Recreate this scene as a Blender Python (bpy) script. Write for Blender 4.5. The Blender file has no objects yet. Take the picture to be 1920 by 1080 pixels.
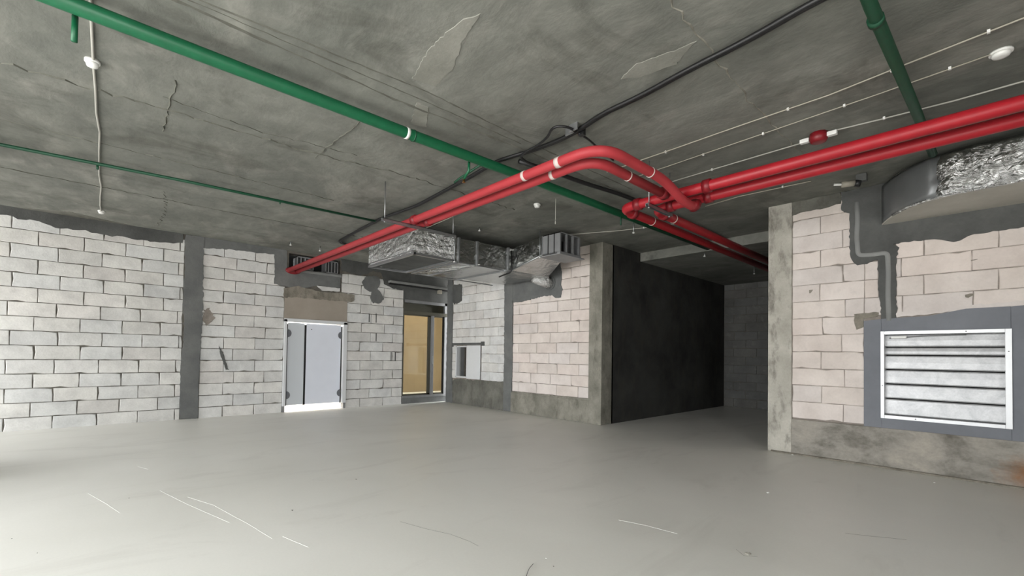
import bpy, bmesh, math, random
from mathutils import Vector, Matrix

random.seed(7)
scene = bpy.context.scene
col = scene.collection

# ------------------------------------------------------------------ camera
FPX, PYC = 844.567, 647.993                    # focal length and principal row, pixels of the 1920x1080 frame
CAM = Vector((10.4206, -7.0895, 1.3))
CR = Vector((0.681647, 0.731518, 0.015414))
CU = Vector((0.005008, -0.025731, 0.999656))
CF = Vector((-0.731664, 0.681336, 0.021203))
cd = bpy.data.cameras.new('camera')
cd.sensor_fit = 'HORIZONTAL'
cd.sensor_width = 36.0
cd.lens = FPX * 36.0 / 1920.0
cd.shift_y = (PYC - 540.0) / 1920.0
cd.clip_start = 0.02
cam = bpy.data.objects.new('camera', cd)
m = Matrix.Identity(4)
for i in range(3):
    m[i][0], m[i][1], m[i][2], m[i][3] = CR[i], CU[i], -CF[i], CAM[i]
cam.matrix_world = m
col.objects.link(cam)
scene.camera = cam

# ------------------------------------------------------------------ world, daylight, exposure
world = bpy.data.worlds.new('overcast_sky')
scene.world = world
world.use_nodes = True
wn, wl = world.node_tree.nodes, world.node_tree.links
wn.clear()
wo = wn.new('ShaderNodeOutputWorld')
wb = wn.new('ShaderNodeBackground')
wt = wn.new('ShaderNodeTexCoord')
wsx = wn.new('ShaderNodeSeparateXYZ')
wmr = wn.new('ShaderNodeMapRange')
wmr.inputs['From Min'].default_value = -0.15
wmr.inputs['From Max'].default_value = 0.25
wmx = wn.new('ShaderNodeMix')
wmx.data_type = 'RGBA'
wmx.inputs[6].default_value = (0.82, 0.81, 0.79, 1)      # bright paving and ground haze
wmx.inputs[7].default_value = (0.97, 1.0, 1.03, 1)        # overcast sky
wl.new(wt.outputs['Generated'], wsx.inputs[0])
wl.new(wsx.outputs['Z'], wmr.inputs['Value'])
wl.new(wmr.outputs['Result'], wmx.inputs[0])
wl.new(wmx.outputs[2], wb.inputs['Color'])
wb.inputs['Strength'].default_value = 3.0
wl.new(wb.outputs[0], wo.inputs[0])

REAR_Y = -11.2
SIDE_X = 13.6
HC = 3.487
OPENINGS = [(0.2, 2.4), (4.7, 7.9), (8.4, 10.6)]    # window openings in the rear wall (x ranges)
SIDE_OPENINGS = [(-9.6, -7.0)]                      # window openings in the side wall (y ranges)
for (xa, xb) in OPENINGS:
    ld = bpy.data.lights.new('window_portal', 'AREA')
    ld.shape = 'RECTANGLE'
    ld.size, ld.size_y = xb - xa, 2.85
    ld.cycles.is_portal = True
    lo = bpy.data.objects.new('window_portal', ld)
    lo.location = ((xa + xb) / 2, REAR_Y, 0.1 + 2.85 / 2)
    lo.rotation_euler = (math.radians(90), 0, 0)
    col.objects.link(lo)

for (ya, yb) in SIDE_OPENINGS:
    ld = bpy.data.lights.new('window_portal', 'AREA')
    ld.shape = 'RECTANGLE'
    ld.size, ld.size_y = yb - ya, 2.85
    ld.cycles.is_portal = True
    lo = bpy.data.objects.new('window_portal', ld)
    lo.location = (SIDE_X, (ya + yb) / 2, 0.1 + 2.85 / 2)
    lo.rotation_euler = (math.radians(90), 0, math.radians(90))
    col.objects.link(lo)

vs = scene.view_settings
vs.view_transform = 'Standard'
vs.look = 'None'
vs.gamma = 1.0
vs.use_curve_mapping = False
vs.exposure = 2.45
scene.cycles.use_denoising = True
scene.cycles.max_bounces = 9
scene.cycles.diffuse_bounces = 6
scene.cycles.use_adaptive_sampling = True
scene.cycles.adaptive_threshold = 0.03
scene.cycles.sample_clamp_indirect = 8.0

# ------------------------------------------------------------------ measuring helpers
def ray(px, py):
    return CR * ((px - 960) / FPX) - CU * ((py - PYC) / FPX) + CF

def at(px, py, axis, value):
    d = ray(px, py)
    return CAM + d * ((value - CAM[axis]) / d[axis])

def onL(px, py):            # (u, z) on the left wall plane x = 0
    p = at(px, py, 0, 0.0)
    return (p.y, p.z)

def onR(px, py):            # (u, z) on the far / right wall plane y = 0
    p = at(px, py, 1, 0.0)
    return (p.x, p.z)

def onZ(px, py, z):
    return at(px, py, 2, z)

# ------------------------------------------------------------------ materials
def S(c):
    return tuple(((v / 255) / 12.92 if v / 255 <= 0.04045 else ((v / 255 + 0.055) / 1.055) ** 2.4) for v in c) + (1,)

class N:
    def __init__(self, name):
        self.m = bpy.data.materials.new(name)
        self.m.use_nodes = True
        self.t = self.m.node_tree
        self.b = self.t.nodes['Principled BSDF']
        self._pos = None
    def new(self, typ, **kw):
        n = self.t.nodes.new(typ)
        for k, v in kw.items():
            setattr(n, k, v)
        return n
    def link(self, a, b):
        self.t.links.new(a, b)
    def pos(self, scale=(1, 1, 1), obj=False):
        if obj:
            g = self.new('ShaderNodeTexCoord').outputs['Object']
        else:
            g = self.new('ShaderNodeNewGeometry').outputs['Position']
        mp = self.new('ShaderNodeMapping')
        mp.inputs['Scale'].default_value = scale
        self.link(g, mp.inputs['Vector'])
        return mp.outputs[0]
    def noise(self, vec, scale, detail=6, rough=0.55, dist=0.0):
        n = self.new('ShaderNodeTexNoise')
        n.inputs['Scale'].default_value = scale
        n.inputs['Detail'].default_value = min(detail, 5)
        n.inputs['Roughness'].default_value = rough
        n.inputs['Distortion'].default_value = dist
        self.link(vec, n.inputs['Vector'])
        return n.outputs['Fac']
    def ramp(self, fac, stops):
        r = self.new('ShaderNodeValToRGB')
        e = r.color_ramp.elements
        while len(e) < len(stops):
            e.new(0.5)
        for el, (p, c) in zip(e, stops):
            el.position = p
            el.color = c if len(c) == 4 else tuple(c) + (1,)
        self.link(fac, r.inputs['Fac'])
        return r.outputs['Color']
    def mix(self, fac, a, b, blend='MIX'):
        x = self.new('ShaderNodeMix', data_type='RGBA', blend_type=blend)
        for sock, v in ((x.inputs[0], fac), (x.inputs[6], a), (x.inputs[7], b)):
            if hasattr(v, 'links'):
                self.link(v, sock)
            else:
                sock.default_value = v
        return x.outputs[2]
    def bump(self, h, strength, dist=0.01, normal=None):
        b = self.new('ShaderNodeBump')
        b.inputs['Strength'].default_value = strength
        b.inputs['Distance'].default_value = dist
        self.link(h, b.inputs['Height'])
        if normal is not None:
            self.link(normal, b.inputs['Normal'])
        return b.outputs[0]
    def done(self, color=None, rough=0.8, metal=0.0, normal=None, spec=0.5):
        if color is not None:
            if hasattr(color, 'links'):
                self.link(color, self.b.inputs['Base Color'])
            else:
                self.b.inputs['Base Color'].default_value = color
        if hasattr(rough, 'links'):
            self.link(rough, self.b.inputs['Roughness'])
        else:
            self.b.inputs['Roughness'].default_value = rough
        self.b.inputs['Metallic'].default_value = metal
        self.b.inputs['Specular IOR Level'].default_value = spec
        if normal is not None:
            self.link(normal, self.b.inputs['Normal'])
        return self.m

G = lambda v: (v, v, v, 1)

def stone(name, dark, light, scale=1.2, speck=0.25, bump=0.25, rough=0.9, rnd=0.0, stains=0.0, stretch=(1, 1, 1)):
    n = N(name)
    v = n.pos(stretch)
    a = n.noise(v, scale, 8, 0.62, 0.15)
    c = n.ramp(a, [(0.3, S(dark)), (0.7, S(light))])
    f = n.noise(v, 38, 4, 0.7)
    c = n.mix(speck, c, n.ramp(f, [(0.25, G(0.35)), (0.75, G(1.0))]), 'MULTIPLY')
    if stains:
        s = n.noise(n.pos((2.4, 2.4, 1.0)), 2.6, 10, 0.7, 0.2)
        c = n.mix(n.ramp(s, [(0.50, G(0)), (0.68, G(stains))]), c, S((70, 66, 58)))
    if rnd:
        oi = n.new('ShaderNodeObjectInfo')
        h = n.new('ShaderNodeHueSaturation')
        mr = n.new('ShaderNodeMapRange')
        mr.inputs['To Min'].default_value = 1 - rnd
        mr.inputs['To Max'].default_value = 1 + rnd * 0.7
        n.link(oi.outputs['Random'], mr.inputs['Value'])
        n.link(mr.outputs[0], h.inputs['Value'])
        n.link(c, h.inputs['Color'])
        wn_ = n.new('ShaderNodeTexWhiteNoise', noise_dimensions='1D')
        n.link(oi.outputs['Random'], wn_.inputs['W'])
        tint = n.ramp(wn_.outputs['Value'], [(0.0, (0.97, 0.985, 1.0, 1)), (0.4, (1, 1, 1, 1)), (0.75, (1.0, 0.992, 0.975, 1)), (1.0, (1.0, 0.975, 0.965, 1))])
        c = n.mix(1.0, h.outputs[0], tint, 'MULTIPLY')
        sp_ = n.noise(v, 7, 8, 0.72, 0.4)
        c = n.mix(n.ramp(sp_, [(0.55, G(0)), (0.75, G(0.22))]), c, S((164, 161, 155)))
    nb = n.bump(f, bump, 0.01)
    return n.done(c, rough, 0, nb, 0.3)

def plain(name, c, rough=0.5, metal=0.0, var=0.12, bump=0.05, spec=0.5, vs=6):
    n = N(name)
    v = n.pos()
    a = n.noise(v, vs, 5, 0.6)
    cc = n.mix(var, S(c), n.ramp(a, [(0.3, G(0.45)), (0.7, G(1.0))]), 'MULTIPLY')
    return n.done(cc, rough, metal, n.bump(a, bump, 0.005), spec)

M = {}
M['block'] = stone('aerated_block', (202, 201, 199), (230, 229, 226), 3.2, 0.2, 0.34, 0.92, 0.09)
M['block_warm'] = stone('aerated_block_warm', (206, 196, 190), (228, 219, 213), 2.2, 0.12, 0.2, 0.92, 0.07)
M['mortar'] = stone('mortar_dark', (92, 88, 82), (124, 120, 112), 5, 0.3, 0.4)
M['mortar_light'] = stone('mortar_light', (128, 120, 112), (160, 152, 144), 5, 0.3, 0.3)
M['plaster'] = stone('render_grey', (92, 94, 94), (122, 123, 121), 1.6, 0.18, 0.3, 0.9)
M['plaster_dark'] = stone('render_dark', (74, 75, 74), (102, 103, 101), 1.8, 0.2, 0.3, 0.9)
M['plaster_blue'] = stone('render_blue_grey', (112, 115, 121), (128, 131, 137), 1.4, 0.06, 0.08, 0.85)
M['plaster_band'] = stone('render_raised_band', (128, 129, 128), (146, 147, 145), 1.4, 0.1, 0.1, 0.85)
M['concrete'] = stone('cast_concrete', (118, 116, 106), (156, 153, 142), 2.6, 0.3, 0.35, 0.88, 0, 0.5)
M['concrete_light'] = stone('cast_concrete_light', (158, 155, 145), (196, 192, 182), 2.2, 0.22, 0.3, 0.88, 0, 0.6)
M['concrete_dark'] = stone('cast_concrete_dark', (84, 84, 78), (128, 127, 119), 1.5, 0.3, 0.35, 0.9, 0, 0.5)
M['board'] = stone('fibre_board', (150, 141, 130), (164, 155, 144), 1.5, 0.08, 0.06, 0.85)
M['lintel'] = stone('lintel_mortar', (126, 121, 110), (158, 152, 140), 4, 0.35, 0.6, 0.92, 0, 0.5)
M['passage'] = stone('passage_render_shaded', (42, 42, 41), (72, 72, 69), 1.1, 0.2, 0.2, 0.92, 0, 0.5)  # passage gloom put into the colour: darker than the render itself
M['passage_block_shaded'] = stone('passage_block_shaded', (92, 92, 90), (114, 114, 111), 2, 0.15, 0.2, 0.92, 0.06)  # pale blocks coloured dark to stand for the passage shade
M['red'] = plain('red_paint', (166, 26, 38), 0.45, 0, 0.3, 0.05, 0.5, 9)
M['red_dusty'] = plain('red_paint_dusty', (172, 54, 60), 0.55, 0, 0.25, 0.05, 0.4, 7)
M['red_dark'] = plain('red_coupling_paint', (124, 18, 28), 0.45, 0, 0.2)
M['green'] = plain('green_paint', (10, 92, 58), 0.45, 0, 0.35, 0.06, 0.5, 12)
M['green_dark'] = plain('green_paint_old', (14, 70, 46), 0.5, 0, 0.35, 0.06, 0.5, 14)
M['white_pvc'] = plain('white_plastic', (226, 226, 222), 0.4, 0, 0.08)
M['grey_pvc'] = plain('grey_conduit', (168, 166, 158), 0.5, 0, 0.12)
M['tan_pvc'] = plain('tan_conduit', (160, 155, 142), 0.5, 0, 0.12)
M['black'] = plain('black_rubber', (26, 26, 27), 0.45, 0, 0.2)
M['dark'] = plain('unlit_void', (14, 14, 14), 0.9, 0, 0.1)  # near-black sheets stand for the unlit depth inside openings
M['steel'] = plain('galvanised_steel', (176, 178, 180), 0.38, 0.9, 0.3, 0.06, 0.5, 14)
M['steel_dull'] = plain('dull_steel', (138, 139, 140), 0.5, 0.25, 0.3, 0.06)
M['alu'] = plain('white_aluminium', (222, 224, 226), 0.35, 0.15, 0.06)
M['door_grey'] = plain('door_sheet', (224, 228, 238), 0.5, 0.0, 0.05, 0.02)
M['bronze'] = plain('bronze_frame', (92, 90, 80), 0.4, 0.4, 0.15)
M['tan_wall'] = stone('tan_wall', (120, 103, 78), (134, 116, 88), 1.0, 0.06, 0.08, 0.85)
M['white_wall'] = stone('white_wall', (206, 206, 204), (222, 222, 220), 1.0, 0.06, 0.08, 0.85)
M['pale_floor'] = stone('pale_floor', (226, 220, 208), (240, 234, 222), 1.0, 0.06, 0.05, 0.6)
M['brass'] = plain('brass', (150, 110, 60), 0.35, 0.9, 0.2)
M['tape'] = plain('pale_tape', (206, 190, 184), 0.6, 0, 0.12)
M['hinge'] = plain('hinge_patch', (124, 126, 132), 0.45, 0.5, 0.1)
M['sprk'] = plain('scratch_pale', (226, 226, 220), 0.8, 0, 0.1)
M['crack'] = plain('crack_dark', (96, 92, 84), 0.9, 0, 0.2)
M['skim'] = stone('skim_coat', (126, 126, 118), (148, 147, 139), 2.5, 0.2, 0.2, 0.9)
M['fin'] = stone('fin_shaded', (80, 80, 73), (104, 104, 96), 5, 0.2, 0.2, 0.9)  # darker than the slab: shadow along the ridges put into the colour
M['chip'] = stone('mortar_chip', (120, 116, 106), (176, 172, 162), 9, 0.3, 0.5)

# shiny leaf of the service door: brushed sheet with clouded reflections
n = N('brushed_sheet'); v = n.pos()
a = n.noise(v, 1.6, 3, 0.5, 1.0)
M['door_shiny'] = n.done(S((214, 219, 224)), 0.3, 0.12)

# galvanised slats with darker spangled wear
n = N('galvanised_slat'); v = n.pos()
a = n.noise(v, 7, 8, 0.7, 0.5); f = n.noise(v, 60, 3, 0.7)
c = n.mix(0.35, n.ramp(a, [(0.35, S((172, 173, 175))), (0.6, S((194, 195, 196)))]), n.ramp(f, [(0.3, G(0.6)), (0.7, G(1))]), 'MULTIPLY')
M['slat'] = n.done(c, 0.4, 0.25, n.bump(f, 0.03, 0.002))

# crinkled foil
def foil(name, base, sc, st):
    n = N(name); v = n.pos()
    vo = n.new('ShaderNodeTexVoronoi', feature='DISTANCE_TO_EDGE')
    wv = n.noise(v, sc * 0.6, 4, 0.6, 1.5)
    ad = n.new('ShaderNodeVectorMath', operation='ADD')
    n.link(v, ad.inputs[0])
    sc2 = n.new('ShaderNodeVectorMath', operation='SCALE'); sc2.inputs['Scale'].default_value = 0.35
    cb = n.new('ShaderNodeCombineXYZ'); n.link(wv, cb.inputs[0]); n.link(wv, cb.inputs[1])
    n.link(cb.outputs[0], sc2.inputs[0]); n.link(sc2.outputs[0], ad.inputs[1])
    n.link(ad.outputs[0], vo.inputs['Vector']); vo.inputs['Scale'].default_value = sc
    b1 = n.bump(vo.outputs['Distance'], st, 0.06)
    b2 = n.bump(n.noise(v, sc * 2.2, 5, 0.65, 2.0), st * 0.9, 0.03, b1)
    return n.done(S(base), 0.16, 1.0, b2)
M['foil'] = foil('crinkled_foil', (214, 215, 214), 7, 1.0)
M['foil_big'] = foil('loose_crinkled_foil', (220, 221, 220), 4.5, 1.0)
M['foil_smooth'] = foil('smooth_foil', (176, 177, 175), 4, 0.25)

M['foil_tape'] = plain('dull_tape', (128, 130, 131), 0.42, 0.5, 0.2, 0.1)
M['duct_under'] = stone('insulation_underside', (176, 173, 164), (198, 195, 186), 1.6, 0.1, 0.2, 0.85)
# clear pane: mostly see-through with a little mirror
n = N('clear_glass'); n.t.nodes.remove(n.b)
tr = n.new('ShaderNodeBsdfTransparent'); tr.inputs[0].default_value = (0.93, 0.94, 0.9, 1)
gl = n.new('ShaderNodeBsdfGlossy'); gl.inputs['Roughness'].default_value = 0.03
fr = n.new('ShaderNodeFresnel'); fr.inputs['IOR'].default_value = 1.45
mx = n.new('ShaderNodeMixShader')
n.link(fr.outputs[0], mx.inputs[0]); n.link(tr.outputs[0], mx.inputs[1]); n.link(gl.outputs[0], mx.inputs[2])
n.link(mx.outputs[0], n.t.nodes['Material Output'].inputs[0])
M['glass'] = n.m

# ceiling: trowelled slab, mottled, with pale smears and dark grime
n = N('slab_soffit'); v = n.pos()
a = n.noise(v, 0.5, 7, 0.58, 0.8)
c = n.ramp(a, [(0.32, S((102, 104, 98))), (0.5, S((120, 121, 114))), (0.7, S((140, 141, 134)))])
b = n.noise(n.pos((0.8, 1.5, 1)), 0.9, 8, 0.6, 0.9)
c = n.mix(n.ramp(b, [(0.52, G(0)), (0.66, G(0.4)), (0.74, G(0.15))]), c, S((160, 158, 150)))
d = n.noise(n.pos((1.3, 0.7, 1)), 1.3, 9, 0.66, 0.7)
c = n.mix(n.ramp(d, [(0.54, G(0)), (0.68, G(0.55))]), c, S((80, 80, 73)))
e = n.noise(n.pos((1.0, 1.8, 1)), 3.2, 9, 0.7, 0.35)
c = n.mix(0.6, c, n.ramp(e, [(0.3, G(0.6)), (0.68, G(1.15))]), 'MULTIPLY')
f = n.noise(v, 24, 6, 0.7)
c = n.mix(0.2, c, n.ramp(f, [(0.25, G(0.5)), (0.7, G(1))]), 'MULTIPLY')
nb = n.bump(b, 0.2, 0.03); nb = n.bump(e, 0.4, 0.015, nb); nb = n.bump(f, 0.16, 0.006, nb)
M['ceiling'] = n.done(c, 0.8, 0, nb, 0.35)

# floor: levelled screed, slight sheen, faint trowel clouds
n = N('floor_screed'); v = n.pos()
a = n.noise(v, 0.35, 6, 0.5, 0.8)
c = n.ramp(a, [(0.3, S((218, 216, 208))), (0.7, S((230, 228, 221)))])
b = n.noise(n.pos((2.2, 0.7, 1)), 0.8, 8, 0.65, 1.0)
c = n.mix(n.ramp(b, [(0.55, G(0)), (0.75, G(0.35))]), c, S((190, 186, 178)))
f = n.noise(v, 55, 4, 0.7)
c = n.mix(0.08, c, n.ramp(f, [(0.25, G(0.5)), (0.7, G(1))]), 'MULTIPLY')
r = n.ramp(n.noise(v, 1.1, 5, 0.6), [(0.3, G(0.36)), (0.7, G(0.52))])
nb = n.bump(b, 0.12, 0.01); nb = n.bump(f, 0.06, 0.003, nb)
M['floor'] = n.done(c, r, 0, nb, 0.6)

# plinth under the right wall: damp concrete with a rusty seep near its end
n = N('damp_plinth'); v = n.pos()
a = n.noise(n.pos((1, 1, 1.5)), 1.9, 10, 0.68, 0.25)
c = n.ramp(a, [(0.32, S((104, 100, 92))), (0.5, S((148, 144, 136))), (0.7, S((176, 169, 158)))])
sp = n.new('ShaderNodeVectorMath', operation='DISTANCE')
n.link(n.pos(), sp.inputs[0]); sp.inputs[1].default_value = (10.66, -0.03, 0.16)
jit = n.noise(v, 4, 6, 0.7)
mm = n.new('ShaderNodeMath', operation='ADD'); n.link(sp.outputs['Value'], mm.inputs[0])
mj = n.new('ShaderNodeMath', operation='MULTIPLY'); n.link(jit, mj.inputs[0]); mj.inputs[1].default_value = 0.5
n.link(mj.outputs[0], mm.inputs[1])
c = n.mix(n.ramp(mm.outputs[0], [(0.26, G(0.7)), (0.5, G(0))]), c, S((150, 100, 56)))
f = n.noise(v, 40, 4, 0.7)
c = n.mix(0.25, c, n.ramp(f, [(0.25, G(0.4)), (0.7, G(1))]), 'MULTIPLY')
M['plinth'] = n.done(c, 0.85, 0, n.bump(a, 0.4, 0.02), 0.3)

n = N('lamp_panel')
n.b.inputs['Emission Color'].default_value = (1.0, 0.98, 0.94, 1)
n.b.inputs['Emission Strength'].default_value = 7.0
M['lamp'] = n.m
n = N('lamp_panel_warm')
n.b.inputs['Emission Color'].default_value = (1.0, 0.9, 0.72, 1)
n.b.inputs['Emission Strength'].default_value = 1.0
M['lamp_warm'] = n.m

# ------------------------------------------------------------------ object helpers
def link(name, me, mat, parent=None, smooth=False):
    o = bpy.data.objects.new(name, me)
    if mat is not None and not me.materials:
        me.materials.append(M[mat])
    col.objects.link(o)
    if parent is not None:
        o.parent = parent
        o.matrix_parent_inverse = Matrix.Translation(-parent.location)
    if smooth:
        for p in me.polygons:
            p.use_smooth = True
    return o

def from_bm(name, bm, mat, parent=None, smooth=False):
    bmesh.ops.recalc_face_normals(bm, faces=bm.faces)
    me = bpy.data.meshes.new(name)
    bm.to_mesh(me)
    bm.free()
    return link(name, me, mat, parent, smooth)

def thing(name, label, cat, loc, group=None):
    o = bpy.data.objects.new(name, None)
    o.empty_display_size = 0.1
    o.location = loc
    col.objects.link(o)
    return tag(o, label, cat, group)

def tag(o, label, cat, group=None):
    o['label'] = label
    o['category'] = cat
    if group:
        o['group'] = group
    return o

def struct(o, label=None):
    o['kind'] = 'structure'
    if label:
        o['label'] = label
    return o

def bbox(bm, a, b):
    x0, x1 = sorted((a[0], b[0])); y0, y1 = sorted((a[1], b[1])); z0, z1 = sorted((a[2], b[2]))
    v = [bm.verts.new(p) for p in ((x0, y0, z0), (x1, y0, z0), (x1, y1, z0), (x0, y1, z0), (x0, y0, z1), (x1, y0, z1), (x1, y1, z1), (x0, y1, z1))]
    for f in ((0, 3, 2, 1), (4, 5, 6, 7), (0, 1, 5, 4), (1, 2, 6, 5), (2, 3, 7, 6), (3, 0, 4, 7)):
        bm.faces.new([v[i] for i in f])
    return v

def boxes(name, lst, mat, parent=None, bevel=0.0):
    bm = bmesh.new()
    for a, b in lst:
        bbox(bm, a, b)
    if bevel:
        bmesh.ops.bevel(bm, geom=list(bm.edges), offset=bevel, segments=2, affect='EDGES', profile=0.6)
    return from_bm(name, bm, mat, parent)

def box(name, a, b, mat, parent=None, bevel=0.0):
    return boxes(name, [(a, b)], mat, parent, bevel)

def fillet(pts, r, seg=6):
    pts = [Vector(p) for p in pts]
    out = [pts[0]]
    for i in range(1, len(pts) - 1):
        p, a, b = pts[i], pts[i - 1], pts[i + 1]
        da, db = (a - p), (b - p)
        rr = min(r, da.length * 0.49, db.length * 0.49)
        s, e = p + da.normalized() * rr, p + db.normalized() * rr
        for k in range(seg + 1):
            t = k / seg
            out.append((1 - t) ** 2 * s + 2 * t * (1 - t) * p + t * t * e)
    out.append(pts[-1])
    return out

def tube_bm(bm, pts, r, seg=12, caps=True):
    pts = [Vector(p) for p in pts]
    n = len(pts)
    rad = r if isinstance(r, (list, tuple)) else [r] * n
    t0 = (pts[1] - pts[0]).normalized()
    up = Vector((0, 0, 1)) if abs(t0.z) < 0.9 else Vector((1, 0, 0))
    nx = t0.cross(up).normalized()
    rings = []
    for i in range(n):
        if i == 0: t = pts[1] - pts[0]
        elif i == n - 1: t = pts[-1] - pts[-2]
        else: t = (pts[i + 1] - pts[i]).normalized() + (pts[i] - pts[i - 1]).normalized()
        t.normalize()
        nx = (nx - t * nx.dot(t)).normalized()
        ny = t.cross(nx)
        rings.append([bm.verts.new(pts[i] + (nx * math.cos(a) + ny * math.sin(a)) * rad[i]) for a in (2 * math.pi * k / seg for k in range(seg))])
    for i in range(n - 1):
        for k in range(seg):
            bm.faces.new((rings[i][k], rings[i][(k + 1) % seg], rings[i + 1][(k + 1) % seg], rings[i + 1][k]))
    if caps:
        bm.faces.new(rings[0][::-1]); bm.faces.new(rings[-1])

def tube(name, pts, r, mat, parent=None, seg=12):
    bm = bmesh.new()
    tube_bm(bm, pts, r, seg)
    return from_bm(name, bm, mat, parent, True)

def ring(name, c, axis, r, w, mat, parent, seg=16):
    d = Vector(axis).normalized() * (w / 2)
    return tube(name, [Vector(c) - d, Vector(c) + d], r, mat, parent, seg)

def lathe(name, c, prof, mat, parent, seg=20):       # prof: (radius, z offset)
    bm = bmesh.new()
    rings = [[bm.verts.new((c[0] + r * math.cos(2 * math.pi * k / seg), c[1] + r * math.sin(2 * math.pi * k / seg), c[2] + z)) for k in range(seg)] for r, z in prof]
    for i in range(len(rings) - 1):
        for k in range(seg):
            bm.faces.new((rings[i][k], rings[i][(k + 1) % seg], rings[i + 1][(k + 1) % seg], rings[i + 1][k]))
    bm.faces.new(rings[0]); bm.faces.new(rings[-1])
    return from_bm(name, bm, mat, parent, True)

# wall frames: 'L' is the plane x = 0 (u = y), 'R' the plane y = 0 (u = x); d is depth into the wall
def W(fr, u, d, z):
    if fr == 'L': return Vector((-d, u, z))
    return Vector((u, d, z))

def wall_boxes(name, fr, rects, d0, d1, mat, parent=None):
    return boxes(name, [(W(fr, u0, d0, z0), W(fr, u1, d1, z1)) for (u0, u1, z0, z1) in rects], mat, parent)

def jag(poly, step, amp, keep=()):
    out = []
    for i in range(len(poly)):
        a, b = poly[i], poly[(i + 1) % len(poly)]
        L = math.hypot(b[0] - a[0], b[1] - a[1])
        k = max(1, int(L / step))
        for j in range(k):
            t = j / k
            s = amp if i not in keep else 0
            out.append((a[0] + (b[0] - a[0]) * t + random.uniform(-s, s), a[1] + (b[1] - a[1]) * t + random.uniform(-s, s)))
    return out

PATCHES = {'L': [], 'R': []}
def patch(name, fr, poly, mat, parent, proud=0.012, step=0.05, amp=0.012, keep=(), back=0.03):
    """render patch of real thickness with a ragged edge; poly in (u, z)"""
    PATCHES[fr].append(poly)
    pts = jag(poly, step, amp, keep)
    bm = bmesh.new()
    cx = sum(p[0] for p in pts) / len(pts); cz = sum(p[1] for p in pts) / len(pts)
    fr_v = [bm.verts.new(W(fr, u + (cx - u) * 0.004, -proud, z + (cz - z) * 0.004)) for u, z in pts]
    bk_v = [bm.verts.new(W(fr, u, back, z)) for u, z in pts]
    k = len(pts)
    f = bm.faces.new(fr_v)
    for i in range(k):
        bm.faces.new((fr_v[i], fr_v[(i + 1) % k], bk_v[(i + 1) % k], bk_v[i]))
    bm.normal_update()
    bmesh.ops.triangulate(bm, faces=[f])
    return from_bm(name, bm, mat, parent)

def inside(p, poly):
    c = False
    for i in range(len(poly)):
        a, b = poly[i - 1], poly[i]
        if (a[1] > p[1]) != (b[1] > p[1]) and p[0] < (b[0] - a[0]) * (p[1] - a[1]) / (b[1] - a[1]) + a[0]:
            c = not c
    return c

BCACHE = {}
def block_mesh(L, h, var, depth, rag):
    key = (round(L, 3), round(h, 3), var, depth, rag)
    if key in BCACHE:
        return BCACHE[key]
    rnd = random.Random(hash(key) & 0xffff)
    c = 0.006
    bm = bmesh.new()
    nx_ = max(1, min(6, int(L / 0.09)))
    base = [(-L / 2 + L * k / nx_, -h / 2) for k in range(nx_)] + [(L / 2, -h / 2), (L / 2, 0)] + [(L / 2 - L * k / nx_, h / 2) for k in range(nx_)] + [(-L / 2, h / 2), (-L / 2, 0)]
    wob = [(rnd.uniform(-rag, rag), rnd.uniform(-rag, rag)) for _ in base]
    if rnd.random() < 0.45:                                     # a chipped spot on an edge
        k = rnd.randrange(len(base)); x_, z_ = base[k]
        wob[k] = (-0.012 * (x_ / (L / 2)), -0.016 * (1 if z_ > 0 else -1 if z_ < 0 else 0))
    tilt = rnd.uniform(-0.003, 0.003)
    def rect(i, y, j):
        return [bm.verts.new((x - i * (1 if x > 0 else -1) * (abs(x) / (L / 2)) + wx * j, y + rnd.uniform(-0.001, 0.001), z - i * (1 if z > 0 else -1 if z < 0 else 0) + wz * j)) for (x, z), (wx, wz) in zip(base, wob)]
    b = rect(0, depth, 0); mid = rect(0, c * 0.9 + tilt, 1); fnt = rect(c, tilt, 1.2)
    K = len(base)
    for A, B in ((b, mid), (mid, fnt)):
        for k in range(K):
            bm.faces.new((A[k], A[(k + 1) % K], B[(k + 1) % K], B[k]))
    bm.faces.new(fnt)
    bmesh.ops.recalc_face_normals(bm, faces=bm.faces)
    me = bpy.data.meshes.new('block')
    bm.to_mesh(me); bm.free()
    BCACHE[key] = me
    return me

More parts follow.
